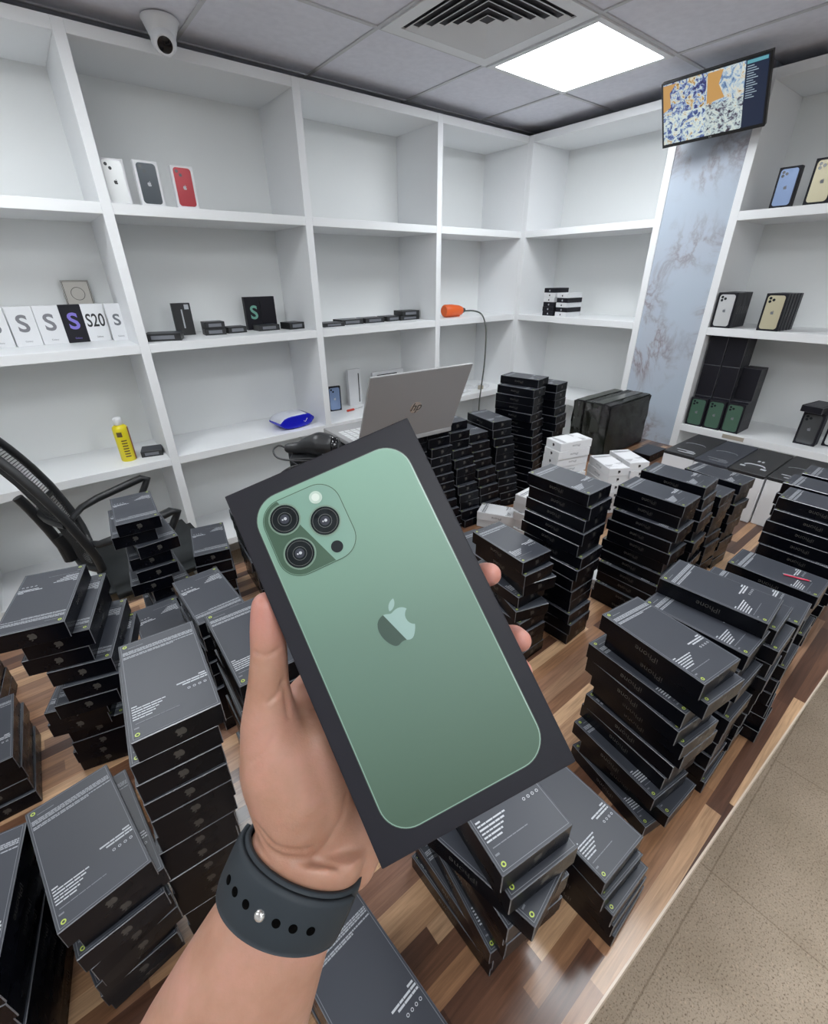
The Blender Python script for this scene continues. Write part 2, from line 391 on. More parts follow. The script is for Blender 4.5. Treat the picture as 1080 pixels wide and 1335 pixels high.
# ------------------------------------------------------------------ phone boxes lying underside up
BL, BW, BH = .175, .0943, .0335
rnd = random.Random(5)
def words(mb, x, y0, y1, th, m, z, jit=1, seg=(.004, .011)):
    y = y0
    while y < y1-.001:
        w = min(rnd.uniform(*seg), y1-y); mb.quad((x-th/2, y, z), (x+th/2, y, z), (x+th/2, y+w, z), (x-th/2, y+w, z), m); y += w+.0006
def make_box(L, W, H, body, edge, top, name, label_mats, ring=True):
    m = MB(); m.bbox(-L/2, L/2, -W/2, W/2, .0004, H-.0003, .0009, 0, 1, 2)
    me = m.mesh(name, [body, edge, top]); parts = []
    z = H+.00005; p = MB(); sx = L/.175; sy = W/.0943
    i_ = .0028
    for a, b, c, d in ((-L/2+i_, L/2-i_, -W/2+i_, -W/2+i_+.0006), (-L/2+i_, L/2-i_, W/2-i_-.0006, W/2-i_), (-L/2+i_, -L/2+i_+.0006, -W/2+i_, W/2-i_), (L/2-i_-.0006, L/2-i_, -W/2+i_, W/2-i_)):
        p.quad((a, c, z-.0001), (b, c, z-.0001), (b, d, z-.0001), (a, d, z-.0001), 1)
    words(p, -.0745*sx, -.036*sy, -.018*sy, .0011, 1, z)
    for k, x in enumerate((-.0675, -.0650, -.0625, -.0575, -.0550)): words(p, x*sx, -.043*sy, (.043 if k != 4 else .018)*sy, .0018, 2, z, seg=(.002, .007))
    for k, x in enumerate((.0365, .0405, .0445, .0485, .0525, .0565)):
        e = (-.036, -.006, -.010, -.014, -.018, -.022)[k]; words(p, x*sx, -.042*sy, e*sy, (.0018, .0017, .0019, .0016, .0018, .0017)[k], 0, z, seg=(.003, .012))
    words(p, .0635*sx, -.040*sy, .006*sy, .0010, 1, z)
    for k, x in enumerate((.0250, .0290, .0330)): words(p, x*sx, (.034, .008, .014)[k]*sy, .043*sy, .0022, 0, z, seg=(.004, .012))
    for k in range(4):
        y = (.020+.0062*k)*sy
        p.ring(.0011, .0018, 0, .00005, 0, 10, T3((.042*sx, y, z)))
    words(p, .070*sx, -.042*sy, -.036*sy, .002, 1, z)
    parts.append(('printed_label', p.mesh('printed_label', label_mats)))
    tabs = []
    if ring:
        p = MB(); p.ring(.0014, .0026, 0, .0002, 0, 18)
        mr = p.mesh('pull_tab', [M['ring']])
        tabs = [(mr, (-.0795*sx, -.0395*sy, z)), (mr, (.0795*sx, -.0395*sy, z))]
    lg = []
    for s in (-1, 1):
        p = MB(); add_emblem(p, .0145, T3((s*(L/2+.0001), 0, H/2), rx=PI/2, rz=s*PI/2) @ Matrix.Rotation(PI, 4, 'Z'), 0)
        lg.append(p.mesh('emblem', [M['foil'] if body is M['black'] else M['dark']]))
    tx = []
    for s in (-1, 1):
        p = MB(); add_text(p, 'iPhone', .0145, T3((0, s*(W/2+.0001), H/2), rx=PI/2, rz=(PI if s > 0 else 0)) @ Matrix.Rotation(PI, 4, 'Z'), 0)
        tx.append(p.mesh('side_lettering', [M['foil'] if body is M['black'] else M['print_dim']]))
    return me, parts, tabs, lg, tx
def box_proto(name, kit):
    me, parts, tabs, lg, tx = kit
    root = bpy.data.objects.new(name, me); kids = []
    for nm, pm in parts: kids.append(bpy.data.objects.new(nm, pm))
    for pm, loc in tabs:
        k = bpy.data.objects.new('pull_tab', pm); k.location = loc; kids.append(k)
    for pm in lg: kids.append(bpy.data.objects.new('emblem', pm))
    for pm in tx: kids.append(bpy.data.objects.new('side_lettering', pm))
    return root, kids
BLACK = box_proto('phone_box', make_box(BL, BW, BH, M['black'], M['edge'], M['black_top'], 'phone_box', [M['print'], M['print_dim'], M['print_mid']]))
WHITE = box_proto('white_phone_box', make_box(.155, .086, BH, M['white_card'], M['white_card'], M['white_card'], 'white_phone_box', [M['print_dim'], M['print_dim'], M['print_dim']], False))
ORD = ['top', 'second from top', 'third from top', 'fourth from top', 'fifth from top', 'sixth from top', 'seventh from top', 'eighth from top', 'ninth from top', 'tenth from top', 'eleventh from top', 'twelfth from top', 'thirteenth from top', 'fourteenth from top', 'fifteenth from top']
hidden_pile = MB()
COUNT = [0]
def stack(desc, x, y, ang, n, base=(0, 0), jit=.004, over=None, hid=0, kind='black', h=BH, z0=None, aj=.035):
    """n boxes, x,y,ang of the top one; base = how far the lowest has slid"""
    r = random.Random(desc); over = over or {}
    root, kids = BLACK if kind == 'black' else WHITE
    lev = sorted(over)
    for k in range(n, 0, -1):
        f = (n-k)/max(1, n-1)
        if k in over: px, py, pa = over[k]
        elif lev and lev[0] < k < lev[-1]:
            lo = max(v for v in lev if v < k); hi = min(v for v in lev if v > k); g = (k-lo)/(hi-lo)
            px = over[lo][0]*(1-g)+over[hi][0]*g+r.uniform(-1, 1)*jit; py = over[lo][1]*(1-g)+over[hi][1]*g+r.uniform(-1, 1)*jit; pa = ang+r.uniform(-1, 1)*aj
        elif k == n: px, py, pa = x, y, ang
        else: px, py, pa = x+base[0]*f+r.uniform(-1, 1)*jit, y+base[1]*f+r.uniform(-1, 1)*jit*1.5, ang+r.uniform(-1, 1)*aj
        z = (TZ if z0 is None else z0)+(k-1)*h
        if k <= hid:
            hidden_pile.bbox(-BL/2, BL/2, -BW/2, BW/2, .0004, BH-.0003, .0009, 0, 1, T=T3((px, py, z), rz=pa)); continue
        o = copy_tree(root, kids, (px, py, z), pa); COUNT[0] += 1
        w = 'black phone box' if kind == 'black' else 'white phone box'
        tag(o, ('topmost %s of %s' % (w, desc)) if k == n else ('%s, %s of %s' % (w, ORD[n-k], desc)), 'box', 'black phone boxes stacked on the counter' if kind == 'black' else 'white phone boxes on the counter')

# along the counter's front edge
stack('the leaning stack right of the held box', .654, .179, 4.57, 11, over={11: (0.654, 0.179, 4.574), 10: (0.660, 0.166, 4.56), 9: (0.650, 0.188, 4.60), 8: (0.648, 0.184, 4.55), 6: (0.672, 0.171, 4.57), 5: (0.668, 0.180, 4.60), 4: (0.668, 0.183, 4.57), 3: (0.647, 0.181, 4.56), 2: (0.655, 0.162, 4.66), 1: (0.644, 0.173, 4.50)})
stack('the second stack along the counter edge', .797, .172, 4.70, 10, base=(-.01, -.02), hid=0)
stack('the third stack along the counter edge', .850, .176, 4.772, 11, over={11: (.850, .176, 4.772), 10: (.897, .165, 4.74), 9: (.893, .15, 4.72), 1: (.885, .155, 4.70)}, hid=3)
stack('the fourth stack along the counter edge', .997, .150, 4.758, 9, base=(-.012, -.02), hid=3)
stack('the stack carrying the red pen', 1.191, .153, 4.712, 8, base=(-.01, 0), hid=3)
stack('the first tall stack beyond the red pen', 1.432, .150, 4.72, 11, base=(-.035, 0), hid=5)
stack('the second tall stack beyond the red pen', 1.545, .172, 4.70, 11, base=(-.02, 0), hid=8)
stack('the third tall stack beyond the red pen', 1.665, .160, 4.73, 11, hid=9)
# middle of the counter
stack('the tall stack in front of the white boxes', .934, .566, 4.712, 13, base=(-.01, -.015))
stack('the short stack beside the upper fingertip', .775, .599, 4.636, 9, over={9: (.775, .599, 4.636), 8: (.779, .590, 4.62), 7: (.800, .585, 4.45), 6: (.775, .60, 4.64), 5: (.782, .58, 4.4), 4: (.768, .585, 4.66), 1: (.772, .58, 4.70)})
stack('the low stack behind the upper fingertip', .865, .775, 4.6, 5, base=(.01, -.01), hid=0)
stack('the stack with a column of side lettering', 1.186, .450, 4.728, 11, base=(-.03, 0), jit=.006)
stack('the stack just beyond the lettered column', 1.341, .466, 4.756, 11, base=(.0, -.02), hid=4)
stack('the stack nearest the headphone cartons', 1.625, .449, 4.639, 9, base=(-.02, 0), hid=3)
stack('the stack filling the gap before the headphone cartons', 1.48, .455, 4.68, 9, base=(.0, 0), hid=3)
# beside the laptop
stack('the highest stack, right of the laptop', 1.579, 1.238, 4.916, 15, over={15: (1.579, 1.238, 4.916), 14: (1.548, 1.225, 4.85), 11: (1.545, 1.225, 4.86), 10: (1.56, 1.225, 4.84), 1: (1.56, 1.19, 4.86)})
stack('the stack between the highest stack and wrapped parcels', 1.70, 1.225, 4.85, 14, base=(.01, -.03), hid=5)
stack('the stack just right of the laptop lid', 1.377, 1.239, 4.543, 11, base=(.03, -.05))
stack('the stack under the laptop corner', 1.035, 1.245, 4.62, 12, base=(.01, -.07), hid=2)
stack('the second stack right from the laptop corner', 1.145, 1.262, 4.62, 12, base=(.02, -.09), hid=1)
stack('the low stack before the laptop side stack', 1.262, 1.262, 4.62, 10, base=(.01, -.10))
stack('the stack under the barcode scanner', .575, 1.215, 4.75, 12, base=(0, 0), hid=6)
for xx in (.70, .81, .92): stack('pile under the laptop %s' % xx, xx, 1.235, 4.71, 12, jit=.002, hid=12)
# left side
stack('the tall stack left of the thumb', .008, .523, 4.635, 13, jit=.002, aj=.02, over={13: (0.008, 0.523, 4.635), 12: (-0.001, 0.525, 4.63), 11: (-0.004, 0.525, 4.63), 10: (-0.004, 0.523, 4.62), 8: (-0.010, 0.526, 4.65), 6: (-0.018, 0.530, 4.64), 3: (-0.020, 0.533, 4.63), 1: (-0.018, 0.535, 4.60)})
stack('the stack at the lower left of the arm', -.130, .499, 4.851, 8, over={8: (-.130, .499, 4.851), 7: (-.119, .507, 4.80), 6: (-.128, .500, 4.80), 5: (-.138, .505, 4.95), 4: (-.13, .51, 4.85), 3: (-.146, .520, 4.9), 2: (-.14, .52, 4.8), 1: (-.145, .53, 4.85)})
stack('the tilted stack cut by the left frame edge', -.248, .489, 4.542, 8, base=(-.02, .02), aj=.02)
stack('the short stack at the left frame edge', -.290, .930, 4.70, 4)
stack('the big leaning stack at left', -.114, .875, 1.31, 12, over={12: (-.114, .875, 1.308), 11: (-0.090, 0.880, 1.31), 10: (-0.098, 0.884, 1.29), 9: (-0.075, 0.875, 1.28), 8: (-0.066, 0.866, 1.30), 7: (-0.088, 0.871, 1.31), 6: (-0.105, 0.900, 1.22), 5: (-0.112, 0.908, 1.25), 4: (-0.100, 0.917, 1.36), 2: (-0.106, 0.925, 1.30), 1: (-0.108, 0.935, 1.33)})
stack('the low stack behind the tall left stack', .040, .955, 1.57, 6, hid=2)
stack('the stack diagonal behind the thumb', .130, .856, 1.60, 9, hid=2)
stack('the stack touching the thumb side', .128, .560, 4.68, 12, base=(.004, -.01), hid=3)
stack('the stack standing before the chair', .076, 1.241, 1.50, 11, jit=.010, aj=.12, over={11: (.076, 1.241, 1.50), 10: (.062, 1.250, 1.48), 9: (.092, 1.235, 1.62), 8: (.078, 1.245, 1.5), 7: (.082, 1.235, 1.52), 6: (.068, 1.235, 1.45), 5: (.095, 1.24, 1.6), 4: (.09, 1.225, 1.6), 3: (.075, 1.215, 1.5), 2: (.085, 1.21, 1.58), 1: (.08, 1.215, 1.55)})
stack('the low stack right of the chair', .235, 1.272, 1.36, 6, base=(0, -.01))
stack('the stack peeking past the held box corner', .365, 1.262, 1.48, 7, base=(.01, -.02), hid=1)
stack('the stack at the left frame edge beyond', -.335, 1.14, 1.45, 9, base=(0, 0), hid=3)
# bottom
stack('the stack under the forearm', .08, .19, 4.79, 5, jit=.003, base=(.004, 0))
stack('the twisted stack below the held box', .261, .202, 4.56, 11, jit=.003, over={11: (0.261, 0.202, 4.56), 10: (0.266, 0.192, 4.56), 9: (0.250, 0.184, 4.90), 8: (0.266, 0.193, 4.60), 7: (.278, .198, 4.6), 4: (0.296, 0.206, 4.58), 2: (.288, .225, 4.68), 1: (0.286, 0.23, 4.72)})
stack('the low stack nearest the counter edge', .430, .167, 4.68, 5, over={5: (0.430, 0.167, 4.68), 4: (0.431, 0.160, 4.66), 3: (0.438, 0.148, 4.70), 2: (0.443, 0.145, 4.72), 1: (0.445, 0.142, 4.76)})
# white boxes
stack('the white tower behind the black stacks', 1.56, .97, 6.03, 9, kind='white', base=(-.02, 0), jit=.006)
stack('the small white pair left of the tall stack', 1.23, 1.02, 5.22, 2, kind='white')
stack('the white stack right of the white tower', 1.70, .86, 4.2, 6, kind='white')
stack('the low white stack beside it', 1.82, .84, 4.2, 6, kind='white')
stack('the white pile left of the tall black stack', 1.27, .87, 4.8, 5, kind='white', jit=.008)
stack('the single white box on the bare wood', 1.19, .575, 5.1, 1, kind='white')
o = obj('phone_box_pile', hidden_pile, [M['black'], M['edge']])
tag(o, 'black phone boxes packed under the laptop and in the lowest rows', 'boxes', kind='stuff')

# ------------------------------------------------------------------ upright display boxes with a phone picture
def flat(name, parent, polys, y=-.0004):
    """polys: list of (points, depth step, material); picture lies in the XZ plane facing -Y"""
    m = MB(); mats = []
    for pts, st, mt in polys:
        if mt not in mats: mats.append(mt)
        m.prism(pts, 0, .0003+st, mats.index(mt), T=Matrix(((1, 0, 0, 0), (0, 0, -1, 0), (0, 1, 0, 0), (0, 0, 0, 1))))
    return obj(name, m, mats, parent)
XZ = Matrix(((1, 0, 0, 0), (0, 0, -1, 0), (0, 1, 0, 0), (0, 0, 0, 1)))
def phone_mat(n, c): return mat(n, c, .25, metal=.25)
M['lens'] = mat('lens_dark', (.02, .025, .028), .12); M['lens_rim'] = mat('lens_rim', (.10, .11, .11), .3)
def display_box(name, label, cat, w, h, d, body, phone, cams, loc=(0, 0, 0), rz=0, group=None, emblem=M['print'], tilt=0, cx=0):
    o0 = MB(); o0.bbox(-w/2, w/2, 0, d, 0, h, .0012, 0)
    r = obj(name, o0, [body]); r.location = loc; r.rotation_euler = (tilt, 0, rz); tag(r, label, cat, group)
    pw, ph = w*.80, h*.90
    m = MB(); m.prism(rrect(pw, ph, pw*.17, 6, cx, h/2), 0, .0006, 0, XZ); obj('phone_picture', m, phone, r)
    m = MB(); bw = pw*.46; bx, bz = cx-pw/2+bw*.60, h/2+ph/2-bw*.60
    m.prism(rrect(bw, bw, bw*.26, 5, bx, bz), .0006, .0009, 1, XZ)
    for lx, lz in cams: m.prism(circ(bx+lx*bw, bz+lz*bw, bw*.19, 14), .0009, .0013, 0, XZ)
    obj('camera_picture', m, [M['lens'], phone], r)
    m = MB(); add_emblem(m, w*.20, XZ @ T3((cx, h/2, .0008)), 0); obj('emblem', m, emblem, r)
    return r
C3 = [(-.22, .22), (-.22, -.22), (.22, 0)]; C2 = [(-.2, .2), (.2, -.2)]
PWHT = phone_mat('phone_white', (.72, .74, .74)); PBLK = phone_mat('phone_midnight', (.03, .04, .05)); PRED = phone_mat('phone_red', (.30, .010, .020))
PBLU = phone_mat('phone_blue', (.26, .36, .58)); PGLD = phone_mat('phone_gold', (.62, .57, .40)); PSIL = phone_mat('phone_silver', (.66, .67, .68)); PGRN = phone_mat('phone_green', (.10, .19, .14)); PGRA = phone_mat('phone_graphite', (.09, .095, .10))
gA = 'phone display boxes on the upper left shelf'
display_box('phone_box', 'white phone box showing a white phone, left of the other two', 'box', .088, .158, .03, M['white_card'], PWHT, C2, (.462, 2.548, TA), 0, gA, M['dark'])
display_box('phone_box', 'white phone box with a black phone picture on the upper shelf', 'box', .092, .158, .03, M['white_card'], PBLK, C2, (.582, 2.520, TA), 0, gA)
display_box('phone_box', 'white phone box with a red phone picture on the upper shelf', 'box', .090, .155, .03, M['white_card'], PRED, C2, (.722, 2.516, TA), 0, gA)
gB = 'phone display boxes on the right shelving unit'
Rr = -PI/2
def disp_r(label, phone, x, y, z, rows=0, w=.0943, h=.175, tw=0, dn=None, gap=0, **kw):
    o = display_box('phone_box', label, 'box', w, h, .0335, M['charcoal'], phone, C3, (x, y, z), Rr+tw, gB, M['print_dim'])
    return o
def plain_upright(label, x, y, z, w=.0943, h=.175, tw=0, d=.0335, m_='charcoal', group=gB):
    o0 = MB(); o0.bbox(-w/2, w/2, 0, d, 0, h, .0012, 0, 1)
    r = obj('phone_box', o0, [M[m_], M['edge']]); r.location = (x, y, z); r.rotation_euler = (0, 0, Rr+tw); tag(r, label, 'box', group)
    m = MB(); add_text(m, 'iPhone', .014, T3((w/2+.0001, d/2, h/2), rx=PI/2, rz=PI/2) @ Matrix.Rotation(PI/2, 4, 'Z'), 0); obj('side_lettering', m, M['foil'], r)
    return r
disp_r('black phone box showing a light blue phone on the upper right shelf', PBLU, 2.992, .938, TA, w=.088, h=.160)
disp_r('black phone box showing a gold phone on the upper right shelf', PGLD, 2.990, .80, TA)
disp_r('black phone box showing a white phone on the middle right shelf', PSIL, 2.996, 1.050, TB)
ordn = ['first', 'second', 'third', 'fourth', 'fifth']
for k in range(5): plain_upright('black phone box standing %s behind the white phone picture box' % ordn[k], 2.996+.0345*(k+1), 1.050, TB)
disp_r('black phone box showing a gold phone on the middle right shelf', PGLD, 2.998, .828, TB)
for k in range(4): plain_upright('black phone box standing %s behind the middle shelf gold picture box' % ordn[k], 2.998+.0345*(k+1), .828-.004*(k+1), TB)
for k, y in enumerate((1.046, .950, .854)):
    disp_r('black phone box with green phone picture, %s of three from the column' % ordn[k], PGRN, 3.000+.004*k, y, TC, w=.092, h=.165)
    for j in range(4): plain_upright('black phone box standing %s behind the %s green phone picture box' % (ordn[j], ordn[k]), 3.000+.004*k+.0345*(j+1), y, TC, w=.092)
    for j in range(4 if k < 2 else 3):
        plain_upright('black upright phone box, upper tier, %s column, %s from the front' % (ordn[k], ordn[j]), 3.034+.004*k+.0345*(j+(1 if k == 2 else 0)), y, TC+.176, w=.092)
    if k < 2:
        for j in range(4): plain_upright('black upright phone box, highest tier, %s column, %s from the front' % (ordn[k], ordn[j]), 3.034+.004*k+.0345*j, y, TC+.352, w=.092, h=.155)
m = MB(); m.quad((-.02, 0, .05), (.004, 0, .05), (.004, 0, .058), (-.02, 0, .058)); 
m = MB(); m.box(-.0003, .0003, -.055, .055, -.011, .011); o = obj('edge_sticker', m, mat('beige_sticker', (.42, .37, .31), .6)); o.location = (dB-.0006, .815, S3_+TH*.55); tag(o, 'small beige sticker on the lowest right shelf edge under the green boxes', 'sticker')
disp_r('black phone box showing a graphite phone at the right frame edge', PGRA, 3.075, .515, TC, h=.172)
o0 = MB(); o0.bbox(-.0472, .0472, -.0875, .0875, 0, .0335, .0012, 0, 1); r = obj('phone_box', o0, [M['charcoal'], M['edge']]); r.location = (3.125, .515, TC+.1765); r.rotation_euler = (0, 0, 1.4); tag(r, 'black phone box lying on top of the graphite picture box', 'box', gB)
m = MB(); m.prism(rrect(.07, .15, .012, 5), .0335, .0339, 0); obj('top_panel', m, M['black_top'], r)
disp_r('black phone box showing a white phone beside the graphite one', PSIL, 3.14, .405, TC)
plain_upright('black phone box standing behind the graphite picture box', 3.11, .515, TC, h=.172)
# white cartons of headphones under the right shelves
def headphone_carton(y, label, mark, x=2.012):
    r = empty('headphone_carton', (x, y, TZ), 0, label, 'box', 'headphone cartons standing on the far end of the counter')
    m = MB(); m.bbox(0, .34, -.062, .062, 0.0004, .186, .002); obj('carton_body', m, M['white_card'], r)
    m = MB(); m.bbox(-.001, .341, -.0625, .0625, .186, .200, .002); obj('lid', m, M['black_top'] if mark == 'text' else M['dark'], r)
    m = MB()
    if mark == 'head':
        m.tube([(.085-.022*math.sin(a), .034*math.cos(a), .2008) for a in [-PI*i/12 for i in range(13)]], .003, 0, 6)
        m.box(.060, .072, -.044, -.026, .2, .2016); m.box(.060, .072, .026, .044, .2, .2016)
        m.box(.15, .165, -.012, -.004, .2, .2010); m.box(.15, .165, .002, .010, .2, .2010)
    else:
        for k, (a, b) in enumerate(((-.045, .02), (-.045, -.01), (-.035, .035))): m.box(.03+.014*k, .036+.014*k, a, b, .2, .2008)
        m3 = MB(); m3.tube([(.16-.02*math.sin(a), .04*math.cos(a), .2006) for a in [-PI*i/12 for i in range(13)]], .0015, 0, 6); obj('arc_print', m3, M['print_dim'], r)
    obj('lid_print', m, M['print'] if mark != 'text' else M['print_dim'], r)
headphone_carton(.722, 'white carton with black lid, closest to the marble column', 'lines')
headphone_carton(.595, 'white carton with grey black lid, second from the marble column', 'text', 2.006)
headphone_carton(.467, 'white carton whose black lid shows a white headphone outline', 'head', 2.003)
headphone_carton(.338, 'white carton with black lid, right of the headphone outline', 'lines', 2.015)

# ------------------------------------------------------------------ held box
Am = Vector((0.89125213, -0.33337298, 0.30746074)); Bm = Vector((0.00366013, -0.6726511, -0.73995074)); Nm = Vector((0.45349339, 0.66060802, -0.59828153))
HB = Vector((0.0910, 0.0702, 1.4947))
hm = MB(); hm.bbox(-BW/2, BW/2, 0, BH, 0, BL, .0007, 0, None, None, 2)
held = obj('phone_box', hm, [M['charcoal']])
up_ = -Bm
held.matrix_world = Matrix(((Am.x, Nm.x, up_.x, HB.x), (Am.y, Nm.y, up_.y, HB.y), (Am.z, Nm.z, up_.z, HB.z), (0, 0, 0, 1)))
tag(held, 'charcoal phone box with a big green phone picture held up in the hand', 'box')
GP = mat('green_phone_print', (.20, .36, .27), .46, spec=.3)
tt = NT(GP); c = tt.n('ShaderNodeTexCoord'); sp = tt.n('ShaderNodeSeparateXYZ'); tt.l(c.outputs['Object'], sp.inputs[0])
tt.base(tt.ramp(tt.math('DIVIDE', tt.math('ADD', sp.outputs[2], tt.math('MULTIPLY', sp.outputs[0], .15)), .175), [(.05, (.062, .105, .075)), (.5, (.125, .205, .160)), (.95, (.215, .365, .285))]))  # artwork gradient, steepened with lit top and darker bottom painted in
GD = mat('green_print_dark', (.048, .095, .062), .3); GL = mat('green_print_light', (.18, .31, .25), .3); GRIM = mat('green_print_rim', (.24, .37, .30), .25)
BLK = mat('print_black_line', (.03, .04, .035), .4)
pw, ph, pc = .0762, .1565, .0874
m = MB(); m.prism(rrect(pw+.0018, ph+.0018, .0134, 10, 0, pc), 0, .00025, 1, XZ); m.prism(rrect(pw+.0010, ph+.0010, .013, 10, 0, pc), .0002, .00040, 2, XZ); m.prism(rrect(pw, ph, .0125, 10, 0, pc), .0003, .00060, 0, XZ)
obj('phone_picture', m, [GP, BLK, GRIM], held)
m = MB(); bw = .0364; bx = -.0174; bz = pc+.0568
m.prism(rrect(bw+.0012, bw+.0012, .0106, 9, bx, bz), .0006, .00085, 2, XZ)
m.prism(rrect(bw+.0004, bw+.0004, .0102, 9, bx, bz), .0006, .00095, 3, XZ)
pl = rrect(bw, bw, .0100, 9, bx, bz); m.prism(pl, .0006, .00110, 0, XZ)
# printed darker green half, lower left of the diagonal
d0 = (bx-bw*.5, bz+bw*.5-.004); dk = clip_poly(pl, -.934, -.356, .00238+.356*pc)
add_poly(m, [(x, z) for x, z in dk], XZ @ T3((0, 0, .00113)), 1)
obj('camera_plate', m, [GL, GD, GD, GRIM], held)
lens = [(-.0085, .0090), (-.0084, -.0084), (.0080, .0006)]
for lx, lz in lens:
    m = MB(); Tl = XZ @ T3((bx+lx, bz+lz, .0011))
    m.ring(.0067, .0074, 0, .0004, 1, 36, Tl); m.lathe([(.0068, .0002), (0, .0002)], 0, 36, Tl, False)
    m.ring(.0056, .0058, .0002, .00025, 3, 36, Tl); m.ring(.0030, .0032, .0002, .00025, 3, 30, Tl); m.lathe([(.0022, .0005), (0, .0006)], 2, 24, Tl); m.prism([(x+.0004, y) for x, y in circ(0, 0, .0007, 10)], .0006, .0008, 4, Tl); m.prism(circ(-.0009, .0, .0004, 8), .0006, .0008, 4, Tl)
    obj('lens_picture', m, [M['lens'], mat('lens_ring_green', (.16, .24, .19), .3), mat('lens_core', (.05, .055, .07), .15), M['lens_rim'], M['print']], held)
m = MB(); m.prism(circ(bx+.0084, bz+.0125, .0030, 24), .0011, .0016, 0, XZ); m.prism(circ(bx+.0084, bz+.0125, .0018, 24), .0016, .0018, 1, XZ)
obj('flash_picture', m, [mat('flash_ring', (.45, .55, .48), .3), mat('flash_core', (.62, .68, .62), .3)], held)
m = MB(); m.prism(circ(bx+.0082, bz-.0127, .0028, 24), .0011, .0015, 0, XZ); obj('scanner_picture', m, M['lens'], held)
m = MB(); s = .0198
Te = XZ @ T3((.0002, pc+.0018, .0008)) @ Matrix.Scale(s*1.0, 4)
# light part above the diagonal, dark part below
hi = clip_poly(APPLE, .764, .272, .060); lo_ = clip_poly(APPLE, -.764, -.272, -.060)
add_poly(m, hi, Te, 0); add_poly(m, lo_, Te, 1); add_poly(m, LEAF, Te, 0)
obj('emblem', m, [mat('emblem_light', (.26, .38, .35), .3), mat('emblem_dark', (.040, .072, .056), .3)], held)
held_bz = (bx, bz)

# ------------------------------------------------------------------ arm, hand
THUMB = [ (0.0491,0.1754,1.5629,0.0072), (0.0464,0.1712,1.5523,0.0085), (0.0440,0.1676,1.5420,0.0088), (0.0395,0.1638,1.5265,0.0100), (0.0351,0.1589,1.5076,0.0140), (0.0337,0.1511,1.4856,0.0195), (0.0342,0.1402,1.4612,0.0205), (0.0290,0.1357,1.4396,0.0180) ]
FILL2 = [ (0.0489,0.1359,1.4505,0.0165), (0.0556,0.1249,1.4313,0.0165) ]
FILL3 = [ (0.0334,0.1340,1.4401,0.0175), (0.0501,0.1217,1.4286,0.0155) ]
FILL = [(0.0529, 0.1495, 1.4908, 0.015), (0.0494, 0.1423, 1.4715, 0.0175), (0.0457, 0.1373, 1.4554, 0.0175), (0.0395, 0.1329, 1.4414, 0.0165)]
THENAR = [ (0.0379,0.1531,1.4913,0.0185), (0.0365,0.1444,1.4724,0.0215), (0.0360,0.1364,1.4510,0.0185) ]
INDEX = [ (0.0877,0.1664,1.5174,0.0135), (0.1026,0.1607,1.5266,0.0102), (0.1300,0.1500,1.5388,0.0090), (0.1491,0.1425,1.5484,0.0082), (0.1495,0.1296,1.5608,0.0068), (0.1431,0.1210,1.5686,0.0062) ]
MIDDLE = [ (0.0967,0.1496,1.5057,0.0135), (0.1116,0.1398,1.5104,0.0102), (0.1331,0.1288,1.5178,0.0090), (0.1486,0.1199,1.5230,0.0082), (0.1493,0.1066,1.5343,0.0068), (0.1430,0.0983,1.5418,0.0060) ]
RING = [ (0.1057,0.1342,1.4954,0.0129), (0.1206,0.1249,1.5006,0.0096), (0.1345,0.1170,1.5058,0.0084), (0.1454,0.1101,1.5098,0.0076), (0.1483,0.1002,1.5181,0.0062), (0.1443,0.0952,1.5226,0.0054) ]
PINKY = [ (0.1127,0.1191,1.4849,0.0121), (0.1278,0.1107,1.4904,0.0088), (0.1296,0.1077,1.4918,0.0076), (0.1349,0.1033,1.4944,0.0070), (0.1409,0.1021,1.4951,0.0061) ]
PALM_A = [ (0.0284,0.1333,1.4310,0.0170), (0.0399,0.1423,1.4516,0.0175), (0.0575,0.1579,1.4808,0.0135), (0.0873,0.1658,1.5180,0.0125) ]
PALM_B = [ (0.0284,0.1333,1.4310,0.0170), (0.0495,0.1415,1.4489,0.0165), (0.0724,0.1519,1.4743,0.0140), (0.0969,0.1500,1.5054,0.0135) ]
PALM_C = [ (0.0448,0.1272,1.4326,0.0155), (0.0547,0.1332,1.4405,0.0160), (0.0744,0.1377,1.4554,0.0140), (0.1059,0.1345,1.4951,0.0130) ]
PALM_D = [ (0.0448,0.1272,1.4326,0.0150), (0.0570,0.1269,1.4338,0.0140), (0.1127,0.1191,1.4849,0.0120) ]
WEB = [ (0.0494,0.1633,1.5031,0.0085), (0.0556,0.1684,1.5051,0.0080), (0.0873,0.1658,1.5180,0.0110) ]
FOREARM_SECTIONS = [
  ((0.0346,0.1306,1.4494),(0.0208,-0.0194,-0.0045),0.0190),
  ((0.0272,0.1285,1.4395),(0.0199,-0.0204,-0.0070),0.0195),
  ((0.0169,0.1264,1.4264),(0.0195,-0.0206,-0.0078),0.0210),
  ((0.0053,0.1261,1.4143),(0.0206,-0.0215,-0.0078),0.0240),
  ((-0.0078,0.1242,1.3981),(0.0242,-0.0237,-0.0070),0.0270),
  ((-0.0224,0.1219,1.3796),(0.0284,-0.0260,-0.0053),0.0300),
  ((-0.0365,0.1192,1.3589),(0.0321,-0.0284,-0.0045),0.0330),
  ((-0.0672,0.1125,1.3082),(0.0418,-0.0356,-0.0038),0.0380),
  ((-0.1005,0.1034,1.2486),(0.0522,-0.0438,-0.0040),0.0410),
]
def sphere(mb, c, r, n=12):
    prof = [(r*math.sin(PI*i/n), -r*math.cos(PI*i/n)) for i in range(n+1)]
    prof[0] = (0, -r); prof[-1] = (0, r); mb.lathe(prof, 0, 20, T3(c))
